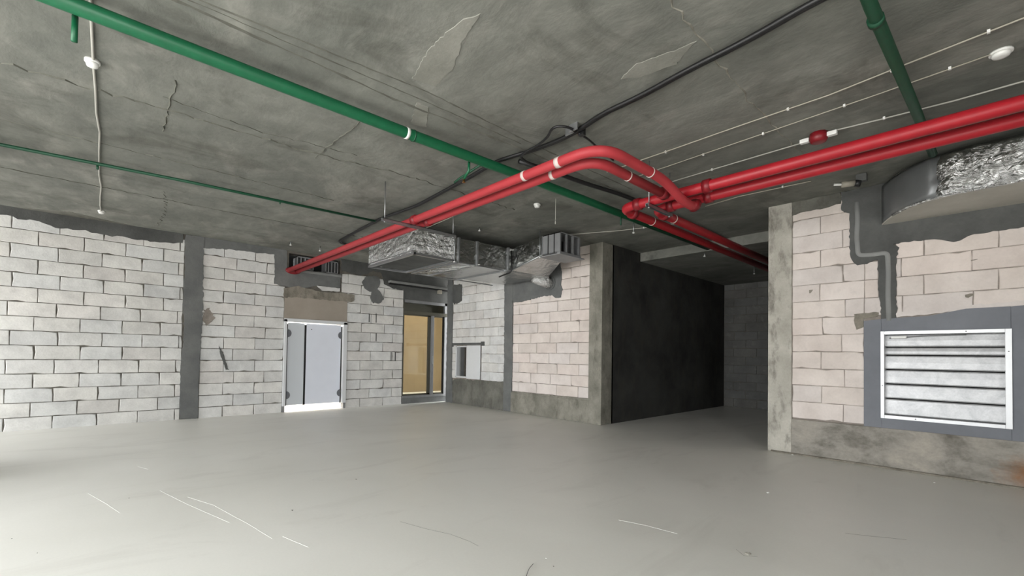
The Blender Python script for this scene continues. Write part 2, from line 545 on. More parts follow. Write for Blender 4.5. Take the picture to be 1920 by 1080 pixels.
def lay_blocks(parent, fr, u0, u1, z0, pitch, rows, L, ph_even, ph_odd, mat, joint=0.011, holes=(), depth=0.05, rag=0.0035, off=0.0, ujit=0.02):
    rotz = math.pi / 2 if fr == 'L' else 0.0
    for r in rows:
        za, zb = z0 + r * pitch, z0 + (r + 1) * pitch
        zm = (za + zb) / 2
        segs = [(u0, u1)]
        for (a, b, c, d) in holes:
            if zm > c and zm < d:
                ns = []
                for (s, e) in segs:
                    if b <= s or a >= e: ns.append((s, e)); continue
                    if a > s: ns.append((s, a))
                    if b < e: ns.append((b, e))
                segs = ns
        ph = (ph_odd if r % 2 else ph_even) + random.uniform(-ujit, ujit)
        for (s, e) in segs:
            k0 = math.ceil((s - ph) / L)
            cuts = [s] + [ph + k * L for k in range(k0, k0 + int((e - s) / L) + 2) if s + 0.05 < ph + k * L < e - 0.05] + [e]
            for a, b in zip(cuts[:-1], cuts[1:]):
                ln, hh = b - a - joint, pitch - joint
                if ln < 0.03: continue
                um = (a + b) / 2
                cs = [(um, zm), (a, za), (b, za), (a, zb), (b, zb)]
                if any(all(inside(p, pl) for p in cs) for pl in PATCHES[fr]):
                    continue
                me = block_mesh(ln, hh, random.randrange(6), depth, rag)
                if not me.materials: me.materials.append(M[mat])
                o = bpy.data.objects.new('block', me)
                o.location = W(fr, um, off + random.uniform(-0.004, 0.003), zm)
                o.rotation_euler = (0, 0, rotz)
                o.parent = parent
                o.matrix_parent_inverse = Matrix.Translation(-parent.location)
                col.objects.link(o)

# ------------------------------------------------------------------ floor and ceiling
fl = struct(box('floor', (-0.25, REAR_Y, -0.2), (SIDE_X, 6.0, 0.0), 'floor'), 'pale grey levelled screed floor')
ce = struct(box('ceiling', (-0.25, REAR_Y, HC), (SIDE_X, 1.3, HC + 0.25), 'ceiling'), 'bare concrete slab ceiling with trowel marks')
struct(box('ceiling_passage', (5.0, 1.3, 3.31), (9.2, 6.0, HC + 0.25), 'ceiling'), 'lower slab over the dark passage with a pale beam edge')

# concrete fins left by the formwork joints
def fin(pts, w, h, jit=0.012, mat='fin', name='formwork_fin'):
    P = [Vector((p[0], p[1], HC)) for p in pts]
    path = []
    for a, b in zip(P[:-1], P[1:]):
        k = max(2, int((b - a).length / 0.07))
        path += [a.lerp(b, j / k) for j in range(k)]
    path.append(P[-1])
    bm = bmesh.new()
    prev = None
    for i, p in enumerate(path):
        t = (path[min(i + 1, len(path) - 1)] - path[max(i - 1, 0)]).normalized()
        s = Vector((-t.y, t.x, 0))
        q = p + s * random.uniform(-jit, jit)
        ww = w * random.uniform(0.5, 1.4)
        row = [bm.verts.new(q - s * ww + Vector((0, 0, 0.004))), bm.verts.new(q + Vector((0, 0, -h * random.uniform(0.3, 1.3)))), bm.verts.new(q + s * ww + Vector((0, 0, 0.004)))]
        if prev:
            for k in range(2):
                bm.faces.new((prev[k], prev[k + 1], row[k + 1], row[k]))
        prev = row
    return from_bm(name, bm, mat, ce)

fin([(6.93, -9.0), (6.94, -6.76), (6.91, -5.25), (7.02, -3.73), (7.05, -1.0)], 0.012, 0.014, 0.005)
fin([(7.10, -9.0), (7.05, -6.65), (7.2, -5.1), (7.17, -3.7), (7.2, -2.0)], 0.009, 0.009, 0.004)
fin([(7.01, -9.0), (7.0, -6.7), (7.06, -5.2), (7.09, -3.9)], 0.006, 0.007, 0.004)
fin([(5.2, -9.0), (5.24, -7.52), (5.3, -6.16), (5.33, -5.3), (5.5, -4.41), (5.5, -2.5)], 0.012, 0.011, 0.03)
fin([(5.52, -6.7), (5.45, -5.9), (5.62, -5.0)], 0.006, 0.006, 0.02)
fin([(5.905, -6.65), (5.4, -6.64), (4.76, -6.63)], 0.014, 0.010)
fin([(6.4, -5.29), (5.7, -5.31), (5.22, -5.32)], 0.010, 0.010)
fin([(3.9, -9.0), (3.95, -6.5), (3.95, -4.6)], 0.010, 0.008, 0.02)
fin([(2.2, -9.0), (2.2, -5.5), (2.3, -3.0)], 0.010, 0.008, 0.02)
fin([(2.6, -6.4), (1.4, -6.3), (0.3, -6.3)], 0.008, 0.007, 0.03)
fin([(9.1, -5.2), (9.0, -3.0), (9.05, -1.2)], 0.012, 0.006, 0.02, 'concrete')

# skim smears on the slab
def smear(pts, mat, t=0.0035, name='skim_patch'):
    pts = jag([(p.x, p.y) for p in (onZ(a, b, HC) for a, b in pts)], 0.03, 0.009)
    bm = bmesh.new()
    cx = sum(p[0] for p in pts) / len(pts); cy = sum(p[1] for p in pts) / len(pts)
    lo = [bm.verts.new((x + (cx - x) * 0.07, y + (cy - y) * 0.07, HC - t)) for x, y in pts]
    up = [bm.verts.new((x, y, HC + 0.01)) for x, y in pts]
    f = bm.faces.new(lo)
    for i in range(len(pts)):
        bm.faces.new((lo[i], lo[(i + 1) % len(pts)], up[(i + 1) % len(pts)], up[i]))
    bm.normal_update()
    bmesh.ops.triangulate(bm, faces=[f])
    return from_bm(name, bm, mat, ce)
smear([(770, 150), (800, 95), (835, 60), (870, 30), (905, 20), (870, 75), (850, 130), (815, 165)], 'skim')
smear([(780, 190), (805, 200), (800, 240), (770, 232)], 'skim')
smear([(1190, 120), (1260, 95), (1310, 75), (1270, 120), (1200, 145), (1160, 150)], 'skim')
smear([(0, 385), (60, 391), (130, 396), (200, 412), (260, 425), (180, 418), (90, 405), (0, 398)], 'concrete_dark')

# ------------------------------------------------------------------ left wall (x = 0)
DOOR = (-4.09, -2.72, 2.02)              # service door opening: y range and head height
GL0, GL1, GLZ = -1.237, 0.15, 2.70       # glazed door opening
NI = (-4.02, -2.9, 3.08, 3.44)           # duct opening under the slab
core = [(REAR_Y, DOOR[0], 0, HC), (DOOR[0], DOOR[1], DOOR[2], NI[2]), (DOOR[0], NI[0], NI[2], HC), (NI[0], NI[1], NI[3], HC), (NI[1], DOOR[1], NI[2], HC),
        (DOOR[1], GL0, 0, HC), (GL0, 0.3, GLZ, HC), (GL0, 0.3, 0, 0.15), (GL1, 0.3, 0.15, GLZ)]
wL = struct(wall_boxes('wall_left', 'L', core, 0.012, 0.24, 'mortar'), 'white aerated block wall with dark mortar joints')

pL = lambda *pts: [onL(a, b) for a, b in pts]
patch('plaster_strip', 'L', pL((-260, 375), (-260, 330), (0, 372), (343, 430), (343, 456), (300, 454), (250, 448), (200, 441), (150, 431), (105, 428), (70, 415), (35, 410), (0, 402)), 'plaster_dark', wL, 0.014, 0.06, 0.018)
patch('concrete_column', 'L', [(-5.86, 0), (-5.575, 0), (-5.585, 0.8), (-5.565, 1.6), (-5.55, 2.3), (-5.57, 3.0), (-5.56, HC), (-5.86, HC), (-5.85, 3.0), (-5.865, 2.2), (-5.83, 1.7), (-5.87, 0.9)], 'plaster', wL, 0.022, 0.05, 0.011)
patch('plaster_strip', 'L', pL((374, 440), (527, 462), (527, 482), (513, 477), (470, 473), (430, 468), (374, 464)), 'plaster', wL, 0.012, 0.05, 0.012)
patch('plaster_band', 'L', pL((514, 464), (538, 466), (538, 503), (640, 514), (637, 541), (612, 539), (598, 534), (578, 540), (552, 541), (533, 537), (514, 532)), 'plaster', wL, 0.013, 0.05, 0.010)
patch('lintel', 'L', pL((531, 541), (560, 537), (585, 543), (600, 548), (640, 549), (664, 553), (663, 566), (649, 566), (560, 558), (532, 558)), 'lintel', wL, 0.02, 0.05, 0.012)
patch('pale_block_strip', 'L', pL((594, 536), (637, 541), (637, 547), (604, 545)), 'block', wL, 0.022, 0.05, 0.006)
patch('plaster_band', 'L', pL((640, 478), (760, 498), (760, 545), (735, 540), (719, 532), (716, 512), (700, 508), (690, 514), (676, 516), (640, 508)), 'plaster_dark', wL, 0.013, 0.05, 0.014)
patch('mortar_blob', 'L', pL((684, 519), (700, 516), (710, 522), (713, 532), (706, 543), (714, 551), (719, 560), (712, 570), (699, 568), (693, 558), (697, 548), (683, 541), (679, 529)), 'plaster', wL, 0.024, 0.05, 0.016)
patch('mortar_dab', 'L', pL((410, 648), (418, 660), (427, 690), (430, 694), (423, 693), (414, 668)), 'plaster_dark', wL, 0.008, 0.03, 0.006)
patch('mortar_dab', 'L', pL((382, 582), (392, 578), (404, 596), (396, 604), (386, 612), (380, 600)), 'mortar_light', wL, 0.006, 0.03, 0.016)
PATCHES['L'].pop(); PATCHES['L'].pop()
# board over the door
box('lintel_board', W('L', DOOR[0], 0.05, 2.0), W('L', DOOR[1], -0.012, 2.63), 'board', wL, 0.004)
PATCHES['L'].append([(DOOR[0], 2.0), (DOOR[1], 2.0), (DOOR[1], 2.63), (DOOR[0], 2.63)])
patch('plaster_band', 'L', [(GL0, GLZ), (0.29, GLZ), (0.29, HC), (GL0, HC)], 'plaster_dark', wL, 0.0, 0.1, 0.0)  # dark colour stands for the shadow above the glazed door
box('kerb', W('L', GL0, 0.2, 0.0), W('L', 0.29, -0.006, 0.15), 'plaster', wL, 0.006)
box('opening_light_block', (-0.28, NI[0] - 0.05, NI[2] - 0.05), (-0.34, NI[1] + 0.05, HC), 'dark', wL)  # added dark sheet, keeps lobby light from showing through the opening
box('opening_ledge', (0.03, NI[0] - 0.06, NI[2] - 0.03), (-0.2, NI[1] + 0.02, NI[2] + 0.02), 'plaster_band', wL, 0.004)

hl = [(DOOR[0], DOOR[1], -1, 2.66), (-5.86, -5.575, -1, 9), (GL0, 9, -1, 9)]
Z0L, PL = -0.025, 0.2275
lay_blocks(wL, 'L', -8.9, -5.86, Z0L, PL, range(0, 15), 0.531, -5.928, -6.174, 'block')
lay_blocks(wL, 'L', -5.575, DOOR[0], Z0L, PL, range(0, 12), 0.552, -5.196, -5.015, 'block')
lay_blocks(wL, 'L', -5.575, -4.19, Z0L, PL, range(12, 15), 0.552, -5.196, -5.015, 'block')
lay_blocks(wL, 'L', DOOR[1], GL0, Z0L, PL, range(0, 12), 0.598, -2.372, -2.108, 'block')
lay_blocks(wL, 'L', -2.86, GL0, Z0L, PL, range(12, 14), 0.598, -2.372, -2.108, 'block')
# deep open joints beside some blocks of the pier between the doors
for (px0, py0, py1) in ((692, 588, 604), (705, 588, 605), (705, 625, 640), (733, 660, 677), (741, 660, 677)):
    u, za = onL(px0, py1); _, zb = onL(px0, py0)
    box('open_joint', W('L', u - 0.012, 0.02, za), W('L', u + 0.012, -0.006, zb), 'plaster_dark', wL)

# ------------------------------------------------------------------ far wall (y = 0, from the corner to the passage)
HA = (0.66, 1.16, 0.71, 1.5)
coreF = [(0.2, HA[0], 0, HC), (HA[0], HA[1], 0, HA[2]), (HA[0], HA[1], HA[3], HC), (HA[1], 5.2, 0, HC)]
wF = struct(wall_boxes('wall_far', 'R', coreF, 0.012, 0.3, 'mortar_light'), 'pale block wall with grey rendered columns beside the passage')
f5 = lambda x, y: onR(820 + x / 3.176, 480 + y / 3.176)
f4 = lambda x, y: onR(680 + x / 4, 390 + y / 4)
patch('corner_render', 'R', [(0.2, 0), (0.52, 0), (0.47, 0.6), (0.44, 1.4), (0.45, 2.2), (0.42, HC), (0.2, HC)], 'plaster', wF, 0.016, 0.05, 0.012)
patch('render_base', 'R', [(0.45, 0), (2.57, 0), (2.57, 0.68), (2.2, 0.665), (1.7, 0.66), (1.2, 0.65), (0.66, 0.66), (0.5, 0.6)], 'concrete_dark', wF, 0.012, 0.06, 0.012)
patch('concrete_column', 'R', [(2.55, 0), (2.83, 0), (2.84, 1.2), (2.82, 2.4), (2.83, HC), (2.55, HC), (2.54, 2.3), (2.56, 1.2)], 'plaster', wF, 0.02, 0.05, 0.010)
patch('plaster_patch', 'R', [f5(*p) for p in ((400, 100), (560, 40), (735, 40), (744, 110), (740, 170), (746, 200), (738, 246), (708, 252), (690, 236), (640, 238), (600, 248), (545, 262), (500, 275), (455, 280), (440, 240), (400, 210))], 'plaster', wF, 0.014, 0.04, 0.010)
patch('dark_render_patch', 'R', [f4(*p) for p in ((640, 580), (745, 570), (748, 640), (742, 700), (690, 725), (670, 690), (640, 680))], 'plaster_dark', wF, 0.015, 0.05, 0.014)
box('plinth', W('R', 2.82, 0.1, 0.0), W('R', 5.03, -0.03, 0.44), 'concrete', wF, 0.008)
patch('plinth_skim', 'R', [(2.84, 0.43), (5.03, 0.43), (5.03, 0.475), (4.4, 0.47), (3.6, 0.465), (2.84, 0.47)], 'concrete', wF, 0.02, 0.05, 0.006)
box('corner_pier', (5.03, -0.035, 0.0), (5.335, 0.35, HC), 'concrete', wF, 0.01)
lay_blocks(wF, 'R', 0.45, 2.55, 0.664, 0.2185, range(0, 12), 0.565, 0.876, 0.61, 'block', 0.009, [(0.6, 1.7, -1, 1.6)])
lay_blocks(wF, 'R', 0.45, 0.64, 0.664, 0.2185, range(0, 4), 0.565, 0.876, 0.61, 'block', 0.009)
lay_blocks(wF, 'R', 1.69, 2.55, 0.664, 0.2185, range(0, 4), 0.565, 2.037, 1.75, 'block', 0.009)
lay_blocks(wF, 'R', 2.83, 5.03, 0.475, 0.2192, range(0, 14), 0.573, 3.035, 3.405, 'block_warm', 0.009)

# ------------------------------------------------------------------ right wall (y = 0, beyond the passage)
wR = struct(wall_boxes('wall_right', 'R', [(8.45, 9.46, 0, HC), (9.46, 10.54, 0, 0.605), (9.46, 10.54, 1.66, HC), (10.54, SIDE_X, 0, HC)], 0.01, 0.3, 'mortar_light'), 'warm white block wall with dark grey render around the louvre')
box('concrete_column', (8.2, -0.02, 0.0), (8.5, 0.4, HC), 'concrete_light', wR, 0.012)
f7 = lambda x, y: onR(1420 + x / 2.454, 200 + y / 2.454)
f8 = lambda x, y: onR(1420 + x / 2.454, 560 + y / 2.454)
u_end = 12.5
patch('ceiling_strip', 'R', [(8.5, 3.30)] + [f7(*p) for p in ((200, 490), (290, 472), (384, 448), (384, 380))] + [(9.1, HC), (8.5, HC)], 'concrete_dark', wR, 0.010, 0.05, 0.012)
zig = [f7(*p) for p in ((384, 385), (386, 480), (400, 490), (420, 492), (424, 560), (420, 640), (430, 705), (455, 732), (500, 722), (552, 706), (556, 790), (554, 870), (566, 905), (570, 985), (636, 985), (642, 930), (636, 880), (638, 780), (636, 720), (650, 650), (628, 632), (700, 622), (815, 612), (850, 612), (900, 622), (935, 615), (970, 595), (1060, 578), (1165, 565), (1227, 555))] + [(11.2, 2.72), (u_end, 2.72), (u_end, HC), (9.1, HC)]
patch('dark_render_band', 'R', zig, 'plaster_dark', wR, 0.014, 0.035, 0.009)
sur = [f8(490, 95), f8(640, 92), f8(700, 86), f8(820, 82), f8(860, 70), f8(960, 66), f8(1100, 55), f8(1227, 48), (11.05, 1.92), (11.05, 0.40), f8(1227, 690), f8(1100, 668), f8(960, 648), f8(880, 640), f8(700, 612), f8(600, 598), f8(490, 585)]
# surround is cut round the louvre opening: four pieces
ur0, ur1, zr0, zr1 = 9.47, 10.53, 0.615, 1.65
zt = lambda u: 1.80 + (u - 9.29) * 0.08
zb_ = lambda u: 0.47 - (u - 9.29) * 0.02
patch('louvre_surround', 'R', [(9.295, zb_(9.29)), (9.47, zb_(9.47)), (9.47, zt(9.47)), (9.295, zt(9.29))], 'plaster_blue', wR, 0.02, 0.08, 0.0003)
patch('louvre_surround', 'R', [(10.53, zb_(10.5)), (11.05, zb_(11)), (11.05, zt(11)), (10.53, zt(10.5))], 'plaster_blue', wR, 0.02, 0.08, 0.0003)
patch('louvre_surround', 'R', [(9.465, 1.65), (10.535, 1.65), (10.535, zt(10.5)), (10.2, zt(10.2) + 0.02), (9.9, zt(9.9) - 0.02), (9.465, zt(9.47))], 'plaster_blue', wR, 0.02, 0.08, 0.0003)
patch('louvre_surround', 'R', [(9.465, zb_(9.47)), (10.0, zb_(10) - 0.02), (10.535, zb_(10.5)), (10.535, 0.615), (9.465, 0.615)], 'plaster_blue', wR, 0.02, 0.08, 0.0003)
patch('pale_joint_strip', 'R', [(9.6, zt(9.6)), (10.0, zt(10)), (10.5, zt(10.5)), (11.05, zt(11)), (11.05, 2.0), (10.6, 1.95), (10.2, 1.93), (9.9, 1.915), (9.6, 1.885)], 'block_warm', wR, 0.011, 0.05, 0.010)
patch('mortar_dab', 'R', [f8(445, 72), f8(485, 66), f8(560, 62), f8(560, 78), f8(490, 95), f8(490, 132), f8(455, 145), f8(446, 110)], 'lintel', wR, 0.008, 0.03, 0.006)
PATCHES['R'].pop()
for q in ((985, 703, 1012, 709), (236, 840, 256, 858), (955, 862, 992, 876)):
    a, b = f7(q[0], q[3]), f7(q[2], q[1])
    patch('chipped_spot', 'R', [(a[0], a[1]), ((a[0] + b[0]) / 2, a[1] - 0.005), (b[0], (a[1] + b[1]) / 2), (b[0], b[1]), (a[0], b[1])], 'lintel', wR, 0.006, 0.03, 0.008)
    PATCHES['R'].pop()
# raised band over the buried conduit
bm = bmesh.new()
rp = [f7(*p) for p in ((458, 440), (462, 520), (458, 600), (465, 685), (530, 682), (600, 672), (604, 760), (602, 860), (606, 985))]
tube_bm(bm, fillet([W('R', u, 0.006, z) for u, z in rp], 0.05), 0.034, 10)
from_bm('raised_band', bm, 'plaster_band', wR, True)
box('plinth', W('R', 8.5, 0.1, 0.0), W('R', u_end, -0.03, 0.485), 'plinth', wR, 0.008)
tube('mortar_fillet', [W('R', 8.25, -0.03, 0.0), W('R', 9.2, -0.035, 0.004), W('R', 10.4, -0.04, 0.0), W('R', u_end, -0.035, 0.0)], 0.022, 'lintel', wR, 8)
PATCHES['R'].append([(8.4, -1), (13, -1), (13, 0.47), (8.4, 0.47)])
Z0R, PR = 0.501, 0.2265
lay_blocks(wR, 'R', 8.5, 9.30, Z0R, PR, range(0, 13), 0.582, 9.08, 8.843, 'block_warm', 0.006)
lay_blocks(wR, 'R', 9.30, 9.60, Z0R, PR, range(6, 9), 0.582, 9.454, 9.45, 'block_warm', 0.006)
lay_blocks(wR, 'R', 9.60, 11.4, Z0R, PR, range(6, 10), 0.594, 9.664, 9.87, 'block_warm', 0.006)
lay_blocks(wR, 'R', 11.05, 12.5, Z0R, PR, range(0, 6), 0.594, 9.664, 9.87, 'block_warm', 0.006)

# ------------------------------------------------------------------ passage and unseen sides of the hall
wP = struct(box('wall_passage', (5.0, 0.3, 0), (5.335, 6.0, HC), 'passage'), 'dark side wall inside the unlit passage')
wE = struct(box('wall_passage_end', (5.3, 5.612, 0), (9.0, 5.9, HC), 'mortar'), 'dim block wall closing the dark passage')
PATCHES['E'] = []
_W = W
def W(fr, u, d, z):
    if fr == 'L': return Vector((-d, u, z))
    if fr == 'E': return Vector((u, 5.6 + d, z))
    return Vector((u, d, z))
lay_blocks(wE, 'E', 5.34, 8.5, 0.0, 0.225, range(0, 15), 0.58, 5.6, 5.9, 'passage_block_shaded', 0.01)
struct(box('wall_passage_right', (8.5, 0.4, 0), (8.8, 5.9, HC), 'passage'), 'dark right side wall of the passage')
rear = [(-0.25, OPENINGS[0][0], 0, HC)]
for i, (xa, xb) in enumerate(OPENINGS):
    nx = OPENINGS[i + 1][0] if i + 1 < len(OPENINGS) else SIDE_X
    rear += [(xb, nx, 0, HC), (xa, xb, 0, 0.1), (xa, xb, 2.95, HC)]
wB = struct(boxes('wall_rear', [((a, REAR_Y - 0.2, c), (b, REAR_Y - 0.01, d)) for a, b, c, d in rear], 'concrete'), 'window wall behind the viewer')
box('added_shade_pier', (2.5, REAR_Y, 0), (4.2, -8.9, HC), 'concrete', wB, 0.01)  # unseen pier, added to cast the shaded band across the left floor
for xa, xb in OPENINGS:
    xm = (xa + xb) / 2
    boxes('window_frame', [((xa, REAR_Y - 0.12, 0.1), (xa + 0.06, REAR_Y - 0.06, 2.95)), ((xb - 0.06, REAR_Y - 0.12, 0.1), (xb, REAR_Y - 0.06, 2.95)), ((xm - 0.03, REAR_Y - 0.12, 0.1), (xm + 0.03, REAR_Y - 0.06, 2.95))], 'alu', wB)
ss = [(REAR_Y - 0.2, SIDE_OPENINGS[0][0], 0, HC)]
for i, (ya, yb) in enumerate(SIDE_OPENINGS):
    ny = SIDE_OPENINGS[i + 1][0] if i + 1 < len(SIDE_OPENINGS) else 0.3
    ss += [(yb, ny, 0, HC), (ya, yb, 0, 0.1), (ya, yb, 2.95, HC)]
wS = struct(boxes('wall_side', [((SIDE_X + 0.01, a, c), (SIDE_X + 0.2, b, d)) for a, b, c, d in ss], 'concrete'), 'side window wall of the hall outside the view')
for ya, yb in SIDE_OPENINGS:
    boxes('window_frame', [((SIDE_X + 0.06, ya, 0.1), (SIDE_X + 0.12, ya + 0.06, 2.95)), ((SIDE_X + 0.06, yb - 0.06, 0.1), (SIDE_X + 0.12, yb, 2.95))], 'alu', wS)

# rooms behind the left wall
struct(box('floor_lobby', (-3.4, -6.2, -0.2), (-0.25, 3.2, 0.002), 'pale_floor'), 'bright pale floor beyond the doors')
struct(box('ceiling_lobby', (-3.4, -6.2, 3.0), (-0.25, 3.2, 3.06), 'white_wall'), 'lobby ceiling beyond the doors')
struct(box('wall_lobby_back', (-2.4, -6.2, 0), (-2.2, -1.9, 3.0), 'white_wall'), 'white lobby wall beyond the service door')
struct(box('wall_lobby_tan', (-3.2, -1.9, 0), (-3.0, 3.2, 3.0), 'tan_wall'), 'tan wall beyond the glazed door')
struct(box('wall_lobby_divider', (-3.2, -2.0, 0), (-0.25, -1.85, 3.0), 'tan_wall'), 'tan divider wall in the lobby')
struct(box('wall_lobby_end', (-3.2, 3.0, 0), (-0.25, 3.15, 3.0), 'tan_wall'), 'tan end wall of the lobby')
struct(box('wall_lobby_side', (-2.4, -6.2, 0), (-0.25, -6.05, 3.0), 'white_wall'), 'white end wall of the lobby')
for (y0, y1, mt, x0, x1, lab) in ((-4.4, -2.6, 'lamp', -1.9, -0.7, 'bright ceiling lamp panel in the room behind the white service door'), (-0.4, 1.8, 'lamp_warm', -2.7, -1.9, 'warm ceiling lamp panel in the tan room behind the glazed door')):
    t = thing('ceiling_lamp', lab, 'lamp', ((x0 + x1) / 2, (y0 + y1) / 2, 2.95))
    box('diffuser', (x0, y0, 2.955), (x1, y1, 2.975), mt, t)
    box('housing', (x0 - 0.03, y0 - 0.03, 2.975), (x1 + 0.03, y1 + 0.03, 2.999), 'alu', t)

# ------------------------------------------------------------------ service door (door_1)
d1 = bpy.data.objects.new('door_1', None); d1.location = (0, -3.4, 0); col.objects.link(d1)
struct(d1, 'white framed double swing door with a shiny narrow leaf')
fw = 0.055
box('frame_jamb', (0.045, DOOR[0], 0.13), (-0.12, DOOR[0] + fw, 2.0), 'alu', d1, 0.003)
box('frame_jamb', (0.045, DOOR[1] - fw - 0.03, 0.13), (-0.12, DOOR[1], 2.0), 'alu', d1, 0.003)
box('frame_head', (0.045, DOOR[0], 1.95), (-0.12, DOOR[1], 2.02), 'alu', d1, 0.003)
box('jamb_foot', (0.02, DOOR[0], 0.0), (-0.1, DOOR[0] + 0.045, 0.13), 'steel_dull', d1)
box('jamb_foot', (0.02, DOOR[1] - 0.05, 0.0), (-0.1, DOOR[1], 0.13), 'steel_dull', d1)
yl0, ysp, yr1 = DOOR[0] + fw + 0.035, -3.635, DOOR[1] - fw - 0.065
lf = box('door_leaf', (-0.02, yl0, 0.14), (-0.06, ysp - 0.022, 1.932), 'door_shiny', d1, 0.004)
rl = box('door_leaf', (-0.02, ysp + 0.022, 0.14), (-0.06, yr1, 1.932), 'door_grey', d1, 0.004)
lf['label'] = 'narrow shiny brushed leaf'; rl['label'] = 'wide pale grey leaf'
for y0, y1 in ((yl0 - 0.03, yl0), (ysp - 0.02, ysp + 0.02), (yr1, yr1 + 0.028)):
    box('rubber_seal', (-0.025, y0, 0.13), (-0.055, y1, 1.90), 'black', d1)
for leaf, y, sgn in ((lf, yl0 - 0.005, 1), (rl, yr1 + 0.005, -1)):
    for z in (0.36, 1.70):
        bm = bmesh.new()
        arc = [(y + sgn * 0.075 * math.sin(math.pi * k / 10), z + 0.085 * math.cos(math.pi * k / 10)) for k in range(11)]
        a = [bm.verts.new((-0.008, p, q)) for p, q in arc]; b = [bm.verts.new((-0.03, p, q)) for p, q in arc]
        bm.faces.new(a); bm.faces.new(b[::-1])
        for k in range(11):
            bm.faces.new((a[k], a[(k + 1) % 11], b[(k + 1) % 11], b[k]))
        from_bm('hinge_plate', bm, 'hinge', d1)
box('peephole', (-0.012, -3.52, 1.80), (-0.03, -3.50, 1.815), 'black', d1)

# ------------------------------------------------------------------ glazed door (door_2)
d2 = bpy.data.objects.new('door_2', None); d2.location = (0, -0.55, 0.15); col.objects.link(d2)
struct(d2, 'tan-lit glazed double door with dark bronze frame in the corner')
ZS = 0.16
box('frame_jamb', (0.0, GL0, ZS), (-0.1, GL0 + 0.03, GLZ), 'bronze', d2)
box('frame_jamb', (0.0, GL1 - 0.10, ZS), (-0.1, GL1, GLZ), 'steel_dull', d2)
box('sill', (0.02, GL0, ZS - 0.01), (-0.12, GL1, ZS + 0.045), 'steel_dull', d2, 0.004)
box('transom_bar', (0.035, GL0, 2.33), (-0.12, GL1, 2.42), 'bronze', d2, 0.006)
box('frame_head', (0.0, GL0, 2.63), (-0.12, GL1, GLZ + 0.01), 'steel_dull', d2, 0.004)
ym = -0.36
box('mullion', (0.03, ym - 0.02, ZS + 0.04), (-0.1, ym + 0.05, 2.34), 'steel_dull', d2, 0.006)
for (a, b) in ((GL0 + 0.03, ym - 0.02), (ym + 0.05, GL1 - 0.10)):
    lv = bpy.data.objects.new('glazed_leaf', None); lv.location = (-0.05, (a + b) / 2, ZS); col.objects.link(lv)
    lv.parent = d2; lv.matrix_parent_inverse = Matrix.Translation(-d2.location)
    def sub(name, p, q, mat):
        o = box(name, p, q, mat)
        o.parent = lv
        o.matrix_parent_inverse = Matrix.Translation(-Vector((-0.05, (a + b) / 2, ZS)))
    st = 0.035
    sub('leaf_frame', (-0.03, a, ZS + 0.045), (-0.07, a + 0.02, 2.33), 'black')
    sub('leaf_frame', (-0.03, b - st - (0.05 if b < 0 and a < -1 else 0), ZS + 0.045), (-0.07, b, 2.33), 'bronze' if a < -1 else 'black')
    sub('leaf_frame', (-0.03, a, ZS + 0.045), (-0.07, b, ZS + 0.085), 'bronze')
    sub('leaf_frame', (-0.03, a, 2.30), (-0.07, b, 2.33), 'bronze')
    sub('pane', (-0.047, a + 0.015, ZS + 0.08), (-0.053, b - 0.03, 2.31), 'glass')
box('transom_pane', (-0.047, GL0 + 0.02, 2.42), (-0.053, GL1 - 0.1, 2.64), 'glass', d2)
box('transom_board', (-0.09, GL0 + 0.02, 2.42), (-0.11, GL1 - 0.1, 2.64), 'bronze', d2)
box('door_handle', (0.05, ym + 0.0, 1.02), (0.02, ym + 0.02, 1.25), 'steel', d2, 0.004)
t = thing('shutter_rail', 'pale steel rail fixed above the glazed corner door', 'rail', (0.1, -0.8, 2.95))
pa, pb = at(731, 527, 0, 0.1), at(836, 551, 0, 0.1)
box('rail', (0.0, pa.y, pa.z - 0.03), (0.14, 0.19, pa.z + 0.02), 'plaster_band', t, 0.006)
box('rail_shadow_strip', (0.0, pa.y + 0.02, pa.z - 0.07), (0.06, 0.18, pa.z - 0.03), 'black', t)  # black strip painted in as the shadow below the rail
box('bracket', (0.0, -0.22, pa.z - 0.16), (0.1, -0.12, pa.z - 0.06), 'tan_pvc', t, 0.008)

# ------------------------------------------------------------------ hatch in the far wall
t = thing('wall_hatch', 'small white framed sliding hatch, half open, beside the glazed door', 'hatch', (1.15, 0, 0.69))
box('frame', (0.655, -0.035, 0.70), (0.70, 0.12, 1.52), 'alu', t, 0.003)
box('frame', (0.655, -0.035, 1.49), (1.18, 0.12, 1.52), 'alu', t, 0.003)
box('frame', (0.655, -0.035, 0.69), (1.18, 0.12, 0.73), 'alu', t, 0.003)
box('frame', (1.12, -0.035, 0.70), (1.17, 0.12, 1.52), 'alu', t, 0.003)
box('inner_post', (0.80, 0.0, 0.73), (0.83, 0.12, 1.49), 'steel_dull', t)
sp = box('sliding_panel', (1.15, -0.045, 0.68), (1.69, -0.02, 1.53), 'alu', t, 0.004)
sp['label'] = 'plain white panel'
box('back_panel', (0.6, 0.34, 0.6), (1.3, 0.36, 1.6), 'dark', t)  # black sheet in place of the hatch's unlit interior
t = thing('hatch_lintel', 'dark steel angle lintel above the white hatch', 'lintel', (1.2, 0, 1.53))
box('angle', (0.47, -0.02, 1.545), (1.78, 0.05, 1.60), 'plaster_dark', t, 0.006)
box('end_plate', (1.70, -0.035, 1.52), (1.82, 0.04, 1.625), 'plaster_dark', t, 0.01)
box('end_plate', (0.45, -0.03, 1.50), (0.51, 0.04, 1.60), 'plaster_dark', t, 0.008)

